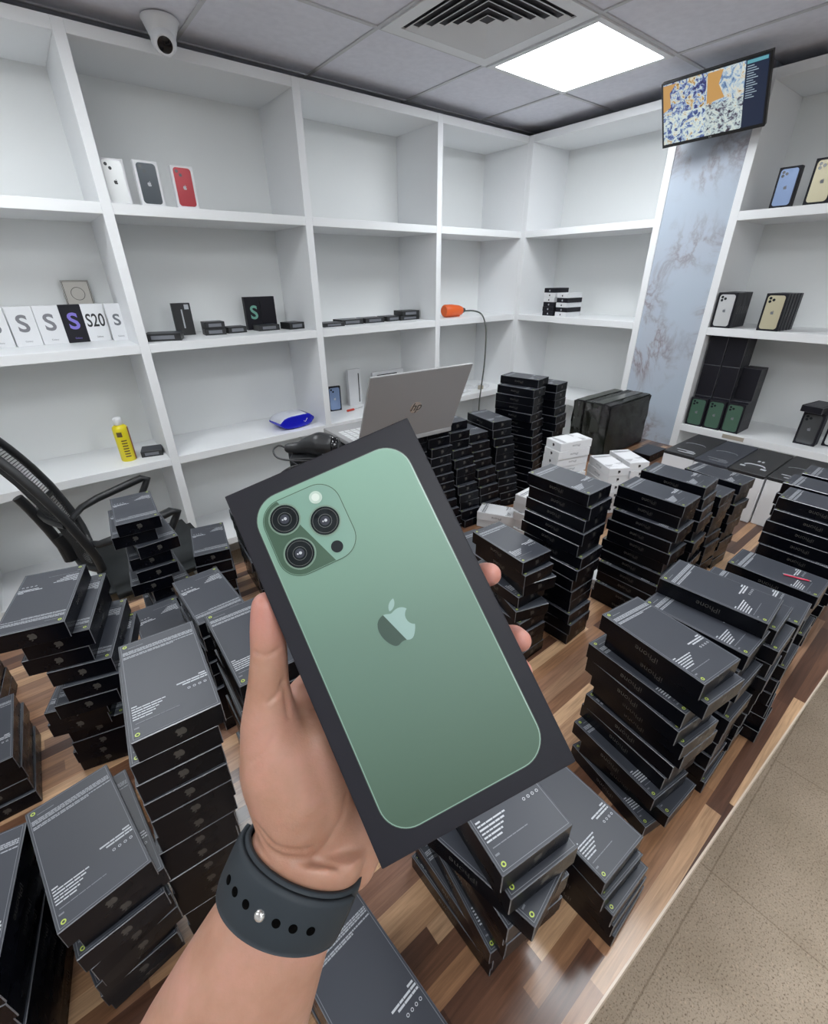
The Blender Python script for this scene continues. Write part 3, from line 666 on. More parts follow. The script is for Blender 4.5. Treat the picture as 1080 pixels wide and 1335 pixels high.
def chain(mb, pts):
    fine = []
    for (a, b) in zip(pts[:-1], pts[1:]):
        A_, B_ = Vector(a[:3]), Vector(b[:3]); n = max(2, int((B_-A_).length/.0022))
        for i in range(n): t = i/n; fine.append((A_.lerp(B_, t), a[3]*(1-t)+b[3]*t))
    fine.append((Vector(pts[-1][:3]), pts[-1][3]))
    for c, r in fine: sphere(mb, tuple(c), r, 8)
def ell_ring(c, l, dep, axis, n=36, ex=1.0):
    c, l = Vector(c), Vector(l); d = axis.cross(l).normalized()*dep
    out = []
    for i in range(n):
        a = 2*PI*i/n; ca, sa = math.cos(a), math.sin(a)
        out.append(c+l*(math.copysign(abs(ca)**ex, ca))+d*(math.copysign(abs(sa)**ex, sa)))
    return out
hb = MB()
for ch in (THUMB, THENAR, FILL, FILL2, FILL3, INDEX, MIDDLE, RING, PINKY, PALM_A, PALM_B, PALM_C, PALM_D, WEB): chain(hb, ch)
N_ = 36; rings = []
for i, (c, l, dp) in enumerate(FOREARM_SECTIONS):
    a = Vector(FOREARM_SECTIONS[max(i-1, 0)][0])-Vector(FOREARM_SECTIONS[min(i+1, len(FOREARM_SECTIONS)-1)][0])
    rings += [tuple(p) for p in ell_ring(c, l, dp, a.normalized(), N_)]
K = len(FOREARM_SECTIONS)
hb.add(rings, [(i*N_+k, i*N_+(k+1) % N_, (i+1)*N_+(k+1) % N_, (i+1)*N_+k) for i in range(K-1) for k in range(N_)]+[tuple(range(N_-1, -1, -1)), tuple(range((K-1)*N_, K*N_))], 0, True)
tmp = obj('tmp', hb, [M['skin']])
rm = tmp.modifiers.new('r', 'REMESH'); rm.mode = 'VOXEL'; rm.voxel_size = .0013; rm.use_smooth_shade = True
sm = tmp.modifiers.new('s', 'SMOOTH'); sm.iterations = 22; sm.factor = .6
bpy.context.view_layer.update()
hme = bpy.data.meshes.new_from_object(tmp.evaluated_get(bpy.context.evaluated_depsgraph_get()))
bpy.data.objects.remove(tmp)
CREASES = [
 ([(0.0358, 0.1655, 1.5484), (0.0401, 0.1614, 1.5474), (0.0451, 0.1582, 1.5486), (0.0499, 0.1552, 1.5498)], .0016, .0009),
 ([(0.0367, 0.155, 1.5273), (0.0415, 0.1531, 1.5301), (0.0465, 0.1514, 1.5335)], .0018, .0010),
 ([(0.0472, 0.1526, 1.5319), (0.0463, 0.1493, 1.5258), (0.0445, 0.1459, 1.5186)], .0022, .0009),
 ([(0.0563, 0.1234, 1.4729), (0.0505, 0.1224, 1.4646), (0.0415, 0.1251, 1.458), (0.0321, 0.1297, 1.4537)], .0024, .0009),
 ([(0.0154, 0.141, 1.4703), (0.018, 0.135, 1.4645), (0.0257, 0.1255, 1.4592), (0.0353, 0.1144, 1.454), (0.0422, 0.1074, 1.4516)], .0022, .0010),
 ([(0.0178, 0.1416, 1.4741), (0.0226, 0.1331, 1.467), (0.0312, 0.1237, 1.463)], .0016, .0009),
 ([(0.0178, 0.1478, 1.505), (0.0252, 0.145, 1.5095), (0.0327, 0.1431, 1.5155)], .0016, .0006)]
bm = bmesh.new(); bm.from_mesh(hme); bm.normal_update(); bvh = BVHTree.FromBMesh(bm)
moves = {}
for pts, wd, dp in CREASES:
    q = []
    for a, b in zip(pts[:-1], pts[1:]):
        for i in range(6): q.append(Vector(a).lerp(Vector(b), i/6))
    q.append(Vector(pts[-1])); q = [bvh.find_nearest(p)[0] for p in q]
    for v in bm.verts:
        best = 1
        for a, b in zip(q[:-1], q[1:]):
            if abs(v.co.x-a.x) > .012 or abs(v.co.z-a.z) > .012: continue
            ab = b-a; t = max(0, min(1, (v.co-a).dot(ab)/max(ab.length_squared, 1e-12))); best = min(best, (v.co-(a+ab*t)).length)
        if best < wd*2: moves[v] = moves.get(v, 0)+dp*math.exp(-(best/wd)**2*2)
nr = {v: v.normal.copy() for v in moves}
for v, dlt in moves.items(): v.co -= nr[v]*dlt
for f in bm.faces: f.smooth = True
pk = bm.verts.layers.float.new('pink')
tips_ = [Vector(c[-1][:3]) for c in (INDEX, MIDDLE, RING, PINKY)]+[Vector(THUMB[0][:3])]
for v in bm.verts:
    d_ = min((v.co-q).length for q in tips_); v[pk] = max(0, 1-max(0, d_-.008)/.016)
bm.to_mesh(hme); bm.free(); hme.materials.clear(); hme.materials.append(M['skin']); hme.name = 'person'
person = link('person', hme); tag(person, 'bare left forearm and hand gripping the green phone picture box', 'person')
# rubber watch strap round the wrist
ws = empty('wrist_strap', (0, 0, 0), 0, 'charcoal rubber watch strap with a row of holes around the wrist', 'watch strap')
ca_, cb_ = Vector((.0316, .1301, 1.4451)), Vector((.0140, .1270, 1.4240)); la, lb = Vector((.0180, -.0211, -.0105)), Vector((.0189, -.0207, -.0087))
axs = (ca_-cb_).normalized(); m = MB(); R_ = 56; W_ = 9
def strap_pt(u, a, off=0):     # u across 0..1 from upper rim to lower rim
    c = ca_.lerp(cb_, u); l = la.lerp(lb, u)*1.0; d = axs.cross(l).normalized()
    if d.dot(Vector((0, 0, CAMZ))-c) < 0: d = -d
    e = .0235-.001*(1-u); n = (l.normalized()*math.cos(a)+d*math.sin(a))
    return c+l*math.cos(a)+d*e*math.sin(a)+n*(off-.0012*(2*u-1)**4)
def strap_sheet(mb, a0, a1, u0, u1, o0, o1, na, nu):
    g = [[strap_pt(u0+(u1-u0)*j/nu, a0+(a1-a0)*i/na, o1) for j in range(nu+1)] for i in range(na+1)]
    h = [[strap_pt(u0+(u1-u0)*j/nu, a0+(a1-a0)*i/na, o0) for j in range(nu+1)] for i in range(na+1)]
    vs = [tuple(p) for r in g for p in r]+[tuple(p) for r in h for p in r]; K_ = (na+1)*(nu+1)
    id = lambda i, j: i*(nu+1)+j
    fs = []
    for i in range(na):
        for j in range(nu):
            fs.append((id(i, j), id(i+1, j), id(i+1, j+1), id(i, j+1))); fs.append((K_+id(i, j+1), K_+id(i+1, j+1), K_+id(i+1, j), K_+id(i, j)))
    for i in range(na):
        for j in (0, nu): fs.append((id(i, j), K_+id(i, j), K_+id(i+1, j), id(i+1, j)))
    for j in range(nu):
        for i in (0, na): fs.append((id(i, j), id(i, j+1), K_+id(i, j+1), K_+id(i, j)))
    mb.add(vs, fs, 0, True)
strap_sheet(m, 0, 2*PI, 0, 1, .0002, .0022, R_, W_); obj('inner_band', m, M['strap'], ws)
m = MB(); strap_sheet(m, PI*.17, PI*1.06, .05, .98, .0023, .0044, 34, W_); obj('outer_band', m, M['strap'], ws)
HOLES = [(.82, .50), (.745, .50), (.665, .50), (.587, .50), (.512, .50), (.438, .50), (.360, .50)]
for k, (a, u) in enumerate(HOLES):
    p = strap_pt(u, PI*a, .0044); q = strap_pt(u, PI*a+.01, .0044); r = strap_pt(u+.01, PI*a, .0044); n = (r-p).cross(q-p).normalized()
    if n.dot(Vector((0, 0, CAMZ))-p) < 0: n = -n
    Tq = Matrix.Translation(p) @ n.to_track_quat('Z', 'Y').to_matrix().to_4x4()
    m = MB()
    if k == 3: m.lathe([(.0024, -.0005), (.0024, .0010), (.0016, .0018), (0, .0019)], 0, 20, Tq); obj('pin', m, M['chrome'], ws)
    else: m.lathe([(.0020, .0001), (.0019, .00025), (0, .0002)], 0, 20, Tq); obj('hole', m, M['hole'], ws)  # near-black discs paint the shade inside the strap holes

# ------------------------------------------------------------------ laptop
lx, ly, lz = .861, 1.119, TZ+12*BH
lap = empty('laptop', (lx, ly, lz), math.radians(-3.6), 'open silver laptop with round chrome logo on its lid, standing on boxes', 'laptop')
m = MB(); m.bbox(-.182, .182, 0, .249, .001, .016, .003, 0, seg=2); obj('base', m, M['silver'], lap)
m = MB()
for r in range(6):
    for c in range(15):
        m.bbox(-.165+c*.0222, -.165+c*.0222+.0185, .055+r*.0205, .055+r*.0205+.0165, .016, .0178, .0006)
obj('keyboard', m, M['keys'], lap)
m = MB(); m.bbox(-.055, .055, .182, .240, .0158, .0164, .0002); obj('touchpad', m, M['silver'], lap)
tl = math.radians(23.6)
LT_ = T3((0, .006, .014), rx=tl)   # lid rises along z, leaning to -y
m = MB(); m.bbox(-.182, .182, -.004, .003, 0, .246, .0028, 0, seg=2, T=LT_); lid = obj('lid', m, M['silver'], lap)
m = MB(); m.box(-.174, .174, .003, .0036, .012, .238, 0, T=LT_); m.box(-.168, .168, .0036, .004, .02, .232, 1, T=LT_); sc = obj('screen', m, [M['dark'], M['dark_gloss']], lap)
m = MB(); TL = LT_ @ T3((0, -.0042, .118)) @ T3(rx=PI/2)
m.lathe([(.0205, 0), (.0205, .0006), (0, .0006)], 0, 40, TL, False)
obj('logo_disc', m, M['chrome'], lap)
m = MB(); add_text(m, 'hp', .040, TL @ T3((0, .0015, .0009)), 0, .35, .004); obj('logo_lettering', m, mat('logo_dark', (.06, .055, .05), .3), lap)
m = MB(); m.tube([(-.17, .008, .014), (.17, .008, .014)], .006, 0, 12); obj('hinge', m, M['dark'], lap)

# barcode scanner
bs = empty('barcode_scanner', (.560, 1.185, TZ+12*BH), math.radians(-35), 'black handheld barcode scanner lying on boxes beside the laptop', 'scanner')
m = MB(); chain(m, [(-.078, .02, .022, .015), (-.04, .012, .026, .019), (-.01, .004, .036, .027), (.02, -.004, .040, .036), (.040, -.008, .038, .034)])
tmp = obj('tmp', m, [M['dark']]); rm = tmp.modifiers.new('r', 'REMESH'); rm.mode = 'VOXEL'; rm.voxel_size = .003; rm.use_smooth_shade = True; sm = tmp.modifiers.new('s', 'SMOOTH'); sm.iterations = 6
bpy.context.view_layer.update(); me = bpy.data.meshes.new_from_object(tmp.evaluated_get(bpy.context.evaluated_depsgraph_get())); bpy.data.objects.remove(tmp)
me.name = 'scanner_body'; link('scanner_body', me, bs)
m = MB(); Tn = T3((.062, -.012, .038), ry=PI/2, rz=-.1); m.lathe([(.030, -.004), (.024, .002), (.025, .008), (.021, .014), (.014, .010), (0, .009)], 0, 28, Tn); obj('scan_window', m, M['dark_gloss'], bs)
m = MB(); m.lathe([(.009, 0), (.008, .001), (0, .0012)], 0, 20, T3((.035, -.034, .022), rx=PI/2-.2)); obj('badge', m, M['print_dim'], bs)
m = MB(); m.bbox(-.07, .05, -.03, .03, 0.001, .007, .002); obj('cradle_foot', m, M['dark'], bs)
m = MB(); m.tube(spline([(-.085, .02, .022), (-.105, .012, .034), (-.118, -.01, .026), (-.10, -.035, .012), (-.05, -.05, .008), (.0, -.052, .006), (-.02, -.07, .005), (-.07, -.085, -.004), (-.13, -.085, -.06), (-.18, -.08, -.16), (-.20, -.07, -.28)]), .0026, 0, 8)
obj('cable', m, M['dark'], bs)

# ------------------------------------------------------------------ wrapped parcels
M['wrap'] = mat('black_stretch_film', (.012, .014, .012), .24, spec=.6)
t = NT(M['wrap']); v = t.coord(scale=(1, 1, 5), rot=(.2, .25, 0)); t.bump(t.noise(v, 13, 8, .72, 1.5), 1.0, .045)
t.base(t.ramp(t.noise(t.coord(), 5, 3), [(.4, (.008, .014, .008)), (.62, (.030, .028, .033))]))
def parcel(x0, x1, y0, y1, h, label):
    r = random.Random(label); bm = bmesh.new(); bmesh.ops.create_cube(bm, size=1)
    for v in bm.verts: v.co = Vector(((x1-x0)*v.co.x, (y1-y0)*v.co.y, h*(v.co.z+.5)))
    bmesh.ops.bevel(bm, geom=bm.edges[:], offset=.007, segments=2, affect='EDGES')
    bmesh.ops.subdivide_edges(bm, edges=bm.edges[:], cuts=6, use_grid_fill=True)
    for v in bm.verts:
        if v.co.z > .004: v.co += Vector((r.uniform(-1, 1), r.uniform(-1, 1), r.uniform(-1, .2)))*.0035
    me = bpy.data.meshes.new('wrapped_parcel'); bm.to_mesh(me); bm.free(); me.materials.append(M['wrap'])
    o = link('wrapped_parcel', me); o.location = ((x0+x1)/2, (y0+y1)/2, TZ); tag(o, label, 'parcel', 'black wrapped parcels')
    m = MB(); m.box(-(x1-x0)/2+.01, (x1-x0)/2-.01, -.024, .024, h-.0005, h+.0012); m.box(-(x1-x0)/2-.0012, -(x1-x0)/2+.0004, -.024, .024, h*.45, h-.005)
    obj('tape', m, mat('tape_film', (.05, .055, .05), .15), o)
parcel(2.215, 2.64, 1.168, 1.318, .280, 'large parcel in black stretch film closest to the marble column')
parcel(2.235, 2.64, 1.328, 1.400, .272, 'parcel in black stretch film behind the front parcel')
m = MB(); m.bbox(-.09, .09, -.05, .05, 0, .04, .002); o = obj('carton', m, M['black']); o.location = (2.42, 1.02, TZ); tag(o, 'low black carton on the counter in front of the wrapped parcels', 'box')
m = MB(); m.box(-.088, .088, -.048, .048, .04, .0405); obj('lid_panel', m, M['black_top'], o)

# red pen lying on the box stack
pen = empty('pen', (1.187, .122, TZ+8*BH+.0022), math.radians(-72), 'red and white pen lying on a black box near the right edge', 'pen')
m = MB(); m.tube([(-.04, 0, 0), (.05, 0, 0), (.062, 0, 0)], [.0042, .0042, .0028], 0, 10); obj('barrel', m, mat('red_plastic', (.55, .03, .08), .3), pen)
m = MB(); m.box(-.03, .04, -.0006, .0006, .0040, .0045); obj('stripe', m, M['print'], pen)
m = MB(); m.tube([(.062, 0, 0), (.070, 0, 0)], [.0026, .0008], 0, 8); obj('tip', m, M['chrome'], pen)
m = MB(); m.box(-.045, -.005, -.001, .001, .0044, .0056); obj('clip', m, M['print'], pen)
m = MB(); m.prism([(-.02, -.03), (.02, -.028), (.022, .03), (-.018, .028)], 0, .0015); o = obj('paper_note', m, mat('cream_paper', (.75, .70, .50), .7)); o.location = (1.36, .385, TZ+.001); tag(o, 'small cream paper note between the stacks', 'paper')

pen.scale = (.46, .46, .46)
# ------------------------------------------------------------------ office chair
ch = empty('office_chair', (.12, 2.17, 0), math.radians(3), 'black mesh office chair with loop armrests behind the counter', 'chair')
M['mesh'] = mat('black_mesh', (.02, .021, .023), .7); M['seatfab'] = mat('black_seat_fabric', (.022, .026, .028), .85)
t = NT(M['seatfab']); t.bump(t.noise(t.coord(), 300, 2), .3, .002)
# backrest curve in chair frame: chair faces +x
BK = [(-.20, .64), (-.205, .72), (-.225, .81), (-.255, .92), (-.295, 1.03), (-.345, 1.14), (-.41, 1.24)]
def back_pt(s, w):
    f = s*(len(BK)-1); i = min(int(f), len(BK)-2); g = f-i; x = BK[i][0]*(1-g)+BK[i+1][0]*g; z = BK[i][1]*(1-g)+BK[i+1][1]*g
    hw = .12+.085*math.sin(PI*min(1, s*.85+.12)); return Vector((x-.06*(1-w*w)+.02, w*hw, z))
m = MB(); pts = [back_pt(s/14, -1) for s in range(15)]+[back_pt(1, -1+2*s/8)+Vector((0, 0, .02*math.sin(PI*s/8))) for s in range(1, 8)]+[back_pt(1-s/14, 1) for s in range(15)]+[back_pt(0, 1-2*s/8) for s in range(1, 9)]
m.tube([tuple(p) for p in pts], .016, 0, 10); obj('backrest_frame', m, M['dark'], ch)
m = MB()
for i in range(60):
    s = (i+.5)/60; m.tube([tuple(back_pt(s, -1+2*k/10)) for k in range(11)], .0017, 0, 4, cap=False)
for i in range(46):
    w = -1+2*(i+.5)/46; m.tube([tuple(back_pt(k/12, w)) for k in range(13)], .0014, 0, 4, cap=False)
tag(obj('backrest_mesh', m, M['mesh'], ch), kind=None)
m = MB(); m.tube([tuple(back_pt(.02+.05*i, 0)+Vector((-.03, 0, 0))) for i in range(12)], .018, 0, 8); m.tube([tuple(back_pt(.45, -1+.2*i)+Vector((-.012, 0, 0))) for i in range(11)], .012, 0, 8)
m.tube([tuple(back_pt(.02+.03*i, 0)+Vector((-.02, 0, 0))) for i in range(9)], [.022]*9, 0, 10)
obj('back_support', m, M['dark'], ch)
m = MB(); bm = bmesh.new(); bmesh.ops.create_cube(bm, size=1)
for v in bm.verts: v.co = Vector((v.co.x*.46+.03, v.co.y*.47, .545+v.co.z*.08))
bmesh.ops.bevel(bm, geom=bm.edges[:], offset=.034, segments=4, affect='EDGES')
me = bpy.data.meshes.new('seat'); bm.to_mesh(me); bm.free(); me.materials.append(M['seatfab'])
for p in me.polygons: p.use_smooth = True
link('seat', me, ch)
for s in (-1, 1):
    m = MB(); y = .25 if s > 0 else -.225
    m.tube([(-.215, y*.55, .765), (-.16, y*.9, .775), (-.09, y, .79), (.02, y, .815), (.11, y, .835), (.135, y, .825), (.115, y, .79), (.07, y, .72), (.045, y*.95, .62), (.02, y*.85, .56)], [.013, .015, .017, .018, .018, .016, .015, .014, .014, .013], 0, 10)
    obj('armrest', m, M['dark'], ch)
m = MB(); m.lathe([(.028, .07), (.028, .52)], 0, 16); obj('gas_column', m, M['dark'], ch)
for k in range(5):
    a = 2*PI*k/5; m = MB(); m.tube([(.02*math.cos(a), .02*math.sin(a), .085), (.27*math.cos(a), .27*math.sin(a), .065)], [.022, .014], 0, 8); lg_ = obj('leg', m, M['dark'], ch)
    m = MB(); m.lathe([(.001, -.01), (.024, -.01), (.027, 0), (.024, .01), (.001, .01)], 0, 16, T3((.27*math.cos(a), .27*math.sin(a), .028), rx=PI/2, rz=a)); obj('castor', m, M['dark'], lg_)

# ------------------------------------------------------------------ wall monitor
tv = bpy.data.objects.new('wall_monitor', None); COL.objects.link(tv)
q = .935; wv = Vector((.102, -.994, .039)).normalized(); hv = Vector((.517, .019, -.856)); hv = (hv-wv*hv.dot(wv)).normalized(); nv = wv.cross(hv)
cen = Vector((2.9982, 1.3679, .7419))*q+Vector((0, 0, CAMZ)); uu = -hv
tv.matrix_world = Matrix(((wv.x, nv.x, uu.x, cen.x), (wv.y, nv.y, uu.y, cen.y), (wv.z, nv.z, uu.z, cen.z), (0, 0, 0, 1)))
tag(tv, 'black monitor tilted down from the column, showing four camera views', 'monitor')
tw, th_ = .47*q, .285*q
m = MB(); m.bbox(-tw/2, tw/2, 0, .03, -th_/2, th_/2, .003, 0, seg=2); obj('housing', m, M['dark'], tv)
m = MB(); cols = []
def em(name, c, s=1.0):
    x = mat(name, (.01, .01, .01), .3, emit=c, estr=s); cols.append(x); return len(cols)-1
sw, sh = tw-.018, th_-.022; sx0 = -sw/2; sz0 = -sh/2+.004
def cctv(i, stops, sc, seed):
    mm = mat('camera_view_%d' % i, (.01, .01, .01), .3, estr=1); tt = NT(mm); v = tt.coord(rot=(0, seed*.6, 0)); v2 = tt.n('ShaderNodeMapping'); v2.inputs['Location'].default_value = (seed*3.1, seed, seed*2.3); tt.l(v, v2.inputs[0])
    vo = tt.n('ShaderNodeTexVoronoi'); vo.inputs['Scale'].default_value = sc; tt.l(v2.outputs[0], vo.inputs['Vector']); wn = tt.n('ShaderNodeSeparateColor'); tt.l(vo.outputs['Color'], wn.inputs[0])
    n2 = tt.noise(v2.outputs[0], 14, 4); n2 = tt.noise(v2.outputs[0], sc*.38, 7, .72, 1.6); f = tt.math('ADD', tt.math('MULTIPLY', wn.outputs[0], .10), tt.math('MULTIPLY', n2, .92))
    c = tt.ramp(f, stops, 'LINEAR'); tt.l(c, tt.b.inputs['Emission Color']); tt.b.inputs['Emission Strength'].default_value = .95; cols.append(mm); return len(cols)-1
sA = [(.30, (.01, .01, .03)), (.44, (.05, .06, .22)), (.50, (.30, .42, .62)), (.55, (.62, .68, .60)), (.62, (.50, .28, .06)), (.7, (.02, .02, .02))]
v1 = cctv(1, sA, 75, 1); v2_ = cctv(2, [(.32, (.02, .02, .08)), (.44, (.20, .32, .50)), (.50, (.50, .58, .60)), (.58, (.62, .62, .55)), (.66, (.40, .22, .06))], 70, 2)
v3 = cctv(3, [(.36, (.01, .01, .02)), (.45, (.08, .13, .36)), (.50, (.50, .62, .66)), (.58, (.66, .70, .62)), (.66, (.38, .22, .08))], 66, 3); v4 = cctv(4, [(.38, (.015, .01, .02)), (.46, (.12, .11, .16)), (.50, (.42, .52, .54)), (.60, (.60, .66, .62)), (.68, (.36, .28, .20))], 85, 4)
navy = em('menu_panel', (.012, .02, .045), 1); lite = em('menu_text', (.30, .38, .45), 1); teal = em('menu_bar', (.10, .30, .36), 1); org = em('door_patch', (.48, .27, .09), 1)
X = lambda f: sx0+sw*f
Zz = lambda f: sz0+sh*f
def rect(a, b, c, d, mi, y=-.0006): m.add([(X(a), y, Zz(c)), (X(b), y, Zz(c)), (X(b), y, Zz(d)), (X(a), y, Zz(d))], [(0, 1, 2, 3)], mi)
rect(0, .44, .5, 1, v1); rect(.44, .80, .5, 1, v2_); rect(0, .44, 0, .5, v3); rect(.44, .80, 0, .5, v4); rect(.80, 1, 0, 1, navy); rect(.81, .99, .94, .99, teal, -.0009)
m.add([(X(.45), -.0009, Zz(.52)), (X(.62), -.0009, Zz(.56)), (X(.56), -.0009, Zz(.78)), (X(.60), -.0009, Zz(.98)), (X(.45), -.0009, Zz(.98))], [(0, 1, 2, 3, 4)], org)
m.add([(X(.0), -.0009, Zz(.55)), (X(.08), -.0009, Zz(.62)), (X(.07), -.0009, Zz(.85)), (X(.14), -.0009, Zz(.98)), (X(0), -.0009, Zz(.98))], [(0, 1, 2, 3, 4)], org)
for k in range(14): rect(.815, .815+.06+.02*(k % 3), .90-.035*k, .912-.035*k, lite, -.0009)
obj('screen', m, cols, tv)
m = MB(); add_text(m, 'LG', .010, T3((0, -.0005, -th_/2+.0075), rx=PI/2), 0, 0, .01); obj('logo_lettering', m, M['print'], tv)
m = MB(); m.bbox(-.04, .04, .03, .05, -.04, .04, .002); m.tube([(0, .04, 0), (.02, .13, .04), (.03, .19, .09)], .014, 0, 10); obj('wall_bracket', m, M['dark'], tv)

# ------------------------------------------------------------------ things on the left wall's shelves
def sbox(x, w, label, bodym, textm, txt, y=2.80, h=.165, size=.098, tw=0, tilt=0.0):
    m = MB(); m.bbox(-w/2, w/2, 0, .032, 0, h, .0012); o = obj('phone_box', m, bodym); o.location = (x, y, TB); o.rotation_euler = (tilt, 0, tw)
    tag(o, label, 'box', 'letter S phone boxes on the left shelf')
    m = MB(); add_text(m, txt, size, T3((0, -.0003, h*.55), rx=PI/2), 0, 0, .022 if txt == 'S' else .014, sx=1 if txt == 'S' else .66); obj('lettering', m, textm, o)
    m = MB(); add_text(m, 'Galaxy', .010, T3((.0, -.0003, h*.12), rx=PI/2), 0); obj('small_lettering', m, textm, o)
SG = mat('s_grey', (.20, .20, .22), .4); SV = mat('s_violet', (.22, .18, .60), .3); ST = mat('s_green', (.18, .42, .34), .3)
sbox(-.212, .096, 'white phone box with grey letter S at the left frame edge', M['white_card'], SG, 'S')
sbox(-.113, .096, 'white phone box with grey letter S, two left of dark violet one, clipped side', M['white_card'], SG, 'S')
sbox(-.012, .096, 'white phone box with grey letter S, third left of the violet one', M['white_card'], SG, 'S')
sbox(.086, .096, 'white phone box with grey letter S, just left of the violet one', M['white_card'], SG, 'S')
sbox(.178, .086, 'black phone box with violet letter S among white boxes', M['charcoal'], SV, 'S')
sbox(.266, .092, 'white phone box lettered S20 right of the violet S box', M['white_card'], M['dark'], 'S20', size=.080)
sbox(.350, .072, 'white phone box with pale letter S beside the upright', M['white_card'], M['print_dim'], 'S', y=2.76, size=.07)
for o in []: pass
m = MB(); m.bbox(-.055, .055, 0, .02, 0, .115, .001, 0, 1); o = obj('case_package', m, [mat('kraft_grey', (.52, .50, .46), .6), M['dark']]); o.location = (.235, 2.858, TB+.166); tag(o, 'small framed case package with a circle standing behind the S boxes', 'box')
o.location = (.235, 2.86, TB); o.scale = (1, 1, 1)
o.data.transform(Matrix.Translation((0, 0, .150))); 
m = MB(); m.ring(.026, .028, 0, .0006, 0, 36, XZ @ T3((0, .150+.058, .0002))); m.box(-.050, .050, -.0008, 0, .150+.004, .150+.006); m.box(-.050, .050, -.0008, 0, .150+.109, .150+.111); m.box(-.051, -.049, -.0008, 0, .154, .261); m.box(.049, .051, -.0008, 0, .154, .261)
obj('circle_print', m, M['dark'], o)
m = MB(); m.box(-.05, .05, .002, .018, .0, .150); obj('stand_card', m, M['white_card'], o)

def flatbox(x, y, z, w, d, h, label, rz=0, stripe=True, group='flat black accessory boxes on the left shelves', mt='dark', top='black_top'):
    h *= 1.0; m = MB(); m.bbox(-w/2, w/2, -d/2, d/2, 0, h, .001, 0, 0, 1); o = obj('accessory_box', m, [M[mt], M[top]]); o.location = (x, y, z); o.rotation_euler = (0, 0, rz); tag(o, label, 'box', group)
    m = MB(); m.box(-w*.32, w*.32, -d/2-.0004, -d/2, h*.25, h*.75); obj('label_strip', m, M['print_dim'], o); return o
flatbox(.515, 2.62, TB, .16, .12, .034, 'flat black box on the shelf right of the S boxes', -.35)
m = MB(); m.bbox(-.045, .045, 0, .03, 0, .155, .001); o = obj('stylus_box', m, M['dark']); o.location = (.652, 2.76, TB); o.rotation_euler = (0, 0, -.1); tag(o, 'upright black box picturing a white stylus, left of the low boxes', 'box')
m = MB(); m.box(-.004, .003, -.0006, 0, .035, .125); obj('stylus_picture', m, M['print'], o)
m = MB(); m.box(.015, .036, -.0006, 0, .125, .148); obj('label_sticker', m, M['print'], o)
flatbox(.777, 2.70, TB, .105, .09, .032, 'lower flat black box of the pair right of the stylus box', -.12); flatbox(.777, 2.70, TB+.0325, .10, .09, .032, 'upper flat black box of the pair right of the stylus box', -.05)
flatbox(.895, 2.72, TB, .10, .09, .032, 'single flat black box right of the stacked pair', .02)
for k, (xx, txt, lab) in enumerate(((1.035, 'S', 'black phone box with pale green letter S, standing open at left'), (1.125, '', 'plain black phone box touching the green letter S box'))):
    m = MB(); m.bbox(-.044, .044, 0, .03, 0, .172, .001, 0, 1); o = obj('phone_box', m, [M['charcoal'], M['dark']]); o.location = (xx, 2.775, TB); tag(o, lab, 'box')
    if txt: m = MB(); add_text(m, 'S', .098, T3((.004, -.0003, .088), rx=PI/2), 0, 0, .022); obj('lettering', m, ST, o)
flatbox(1.075, 2.715, TB, .125, .08, .030, 'flat black box lying before the green letter S box', .05)
flatbox(1.225, 2.69, TB, .10, .10, .036, 'flat black box beside the upright, right of the S box', .15)
xx = 1.46
for k, (w, hh, yy) in enumerate(((.14, .022, 2.66), (.16, .030, 2.70), (.15, .030, 2.705), (.12, .030, 2.72))):
    flatbox(xx, yy, TB, w, .11, hh, 'flat grey topped box in the long row, %s from the left' % ordn[k], .04*(k-1), top='print_dim' if k in (1,) else 'black_top', group='row of flat boxes on the middle shelf'); xx += w+.012
flatbox(2.08, 2.72, TB, .17, .12, .026, 'lower flat box of the pair ending the long row', .06, group='row of flat boxes on the middle shelf'); flatbox(2.09, 2.71, TB+.0265, .14, .11, .032, 'upper flat box of the pair ending the long row', -.05, group='row of flat boxes on the middle shelf')

# yellow spray can
can = empty('spray_can', (.210, 2.62, TC), -.3, 'yellow spray can with white cap on the lower shelf', 'can')
m = MB(); m.lathe([(.030, 0), (.0315, .003), (.0315, .135), (.029, .143), (.018, .150)], 0, 32); obj('can_body', m, mat('yellow_can', (.78, .66, .02), .35), can)
m = MB(); m.lathe([(.016, .150), (.018, .152), (.018, .175), (.012, .180), (0, .180)], 0, 24); obj('cap', m, M['white_card'], can)
m = MB()
for k in range(7):
    z = .02+.011*k
    m.add([(.0319*math.cos(a), .0319*math.sin(a), z+dz) for dz in (0, .005) for a in [-PI/2-.1+.09*i for i in range(9)]], [(i, i+1, 10+i, 9+i) for i in range(8)], 0)
m.add([(.0319*math.cos(a), .0319*math.sin(a), z+dz) for z in (.105,) for dz in (0, .02) for a in [-PI/2-.45+.1*i for i in range(8)]], [(i, i+1, 9+i, 8+i) for i in range(7)], 0)
m.add([(.0320*math.cos(a), .0320*math.sin(a), z) for z in (.004, .14) for a in [-.35+.1*i for i in range(8)]], [(i, i+1, 9+i, 8+i) for i in range(7)], 1)
obj('label_print', m, [mat('can_ink', (.12, .08, .03), .5), mat('can_red', (.35, .10, .05), .5)], can)
can.scale = (1.08, 1.08, 1.22)
flatbox(.325, 2.64, TC, .10, .10, .030, 'small dark box on the lower shelf beside the spray can', -.25)
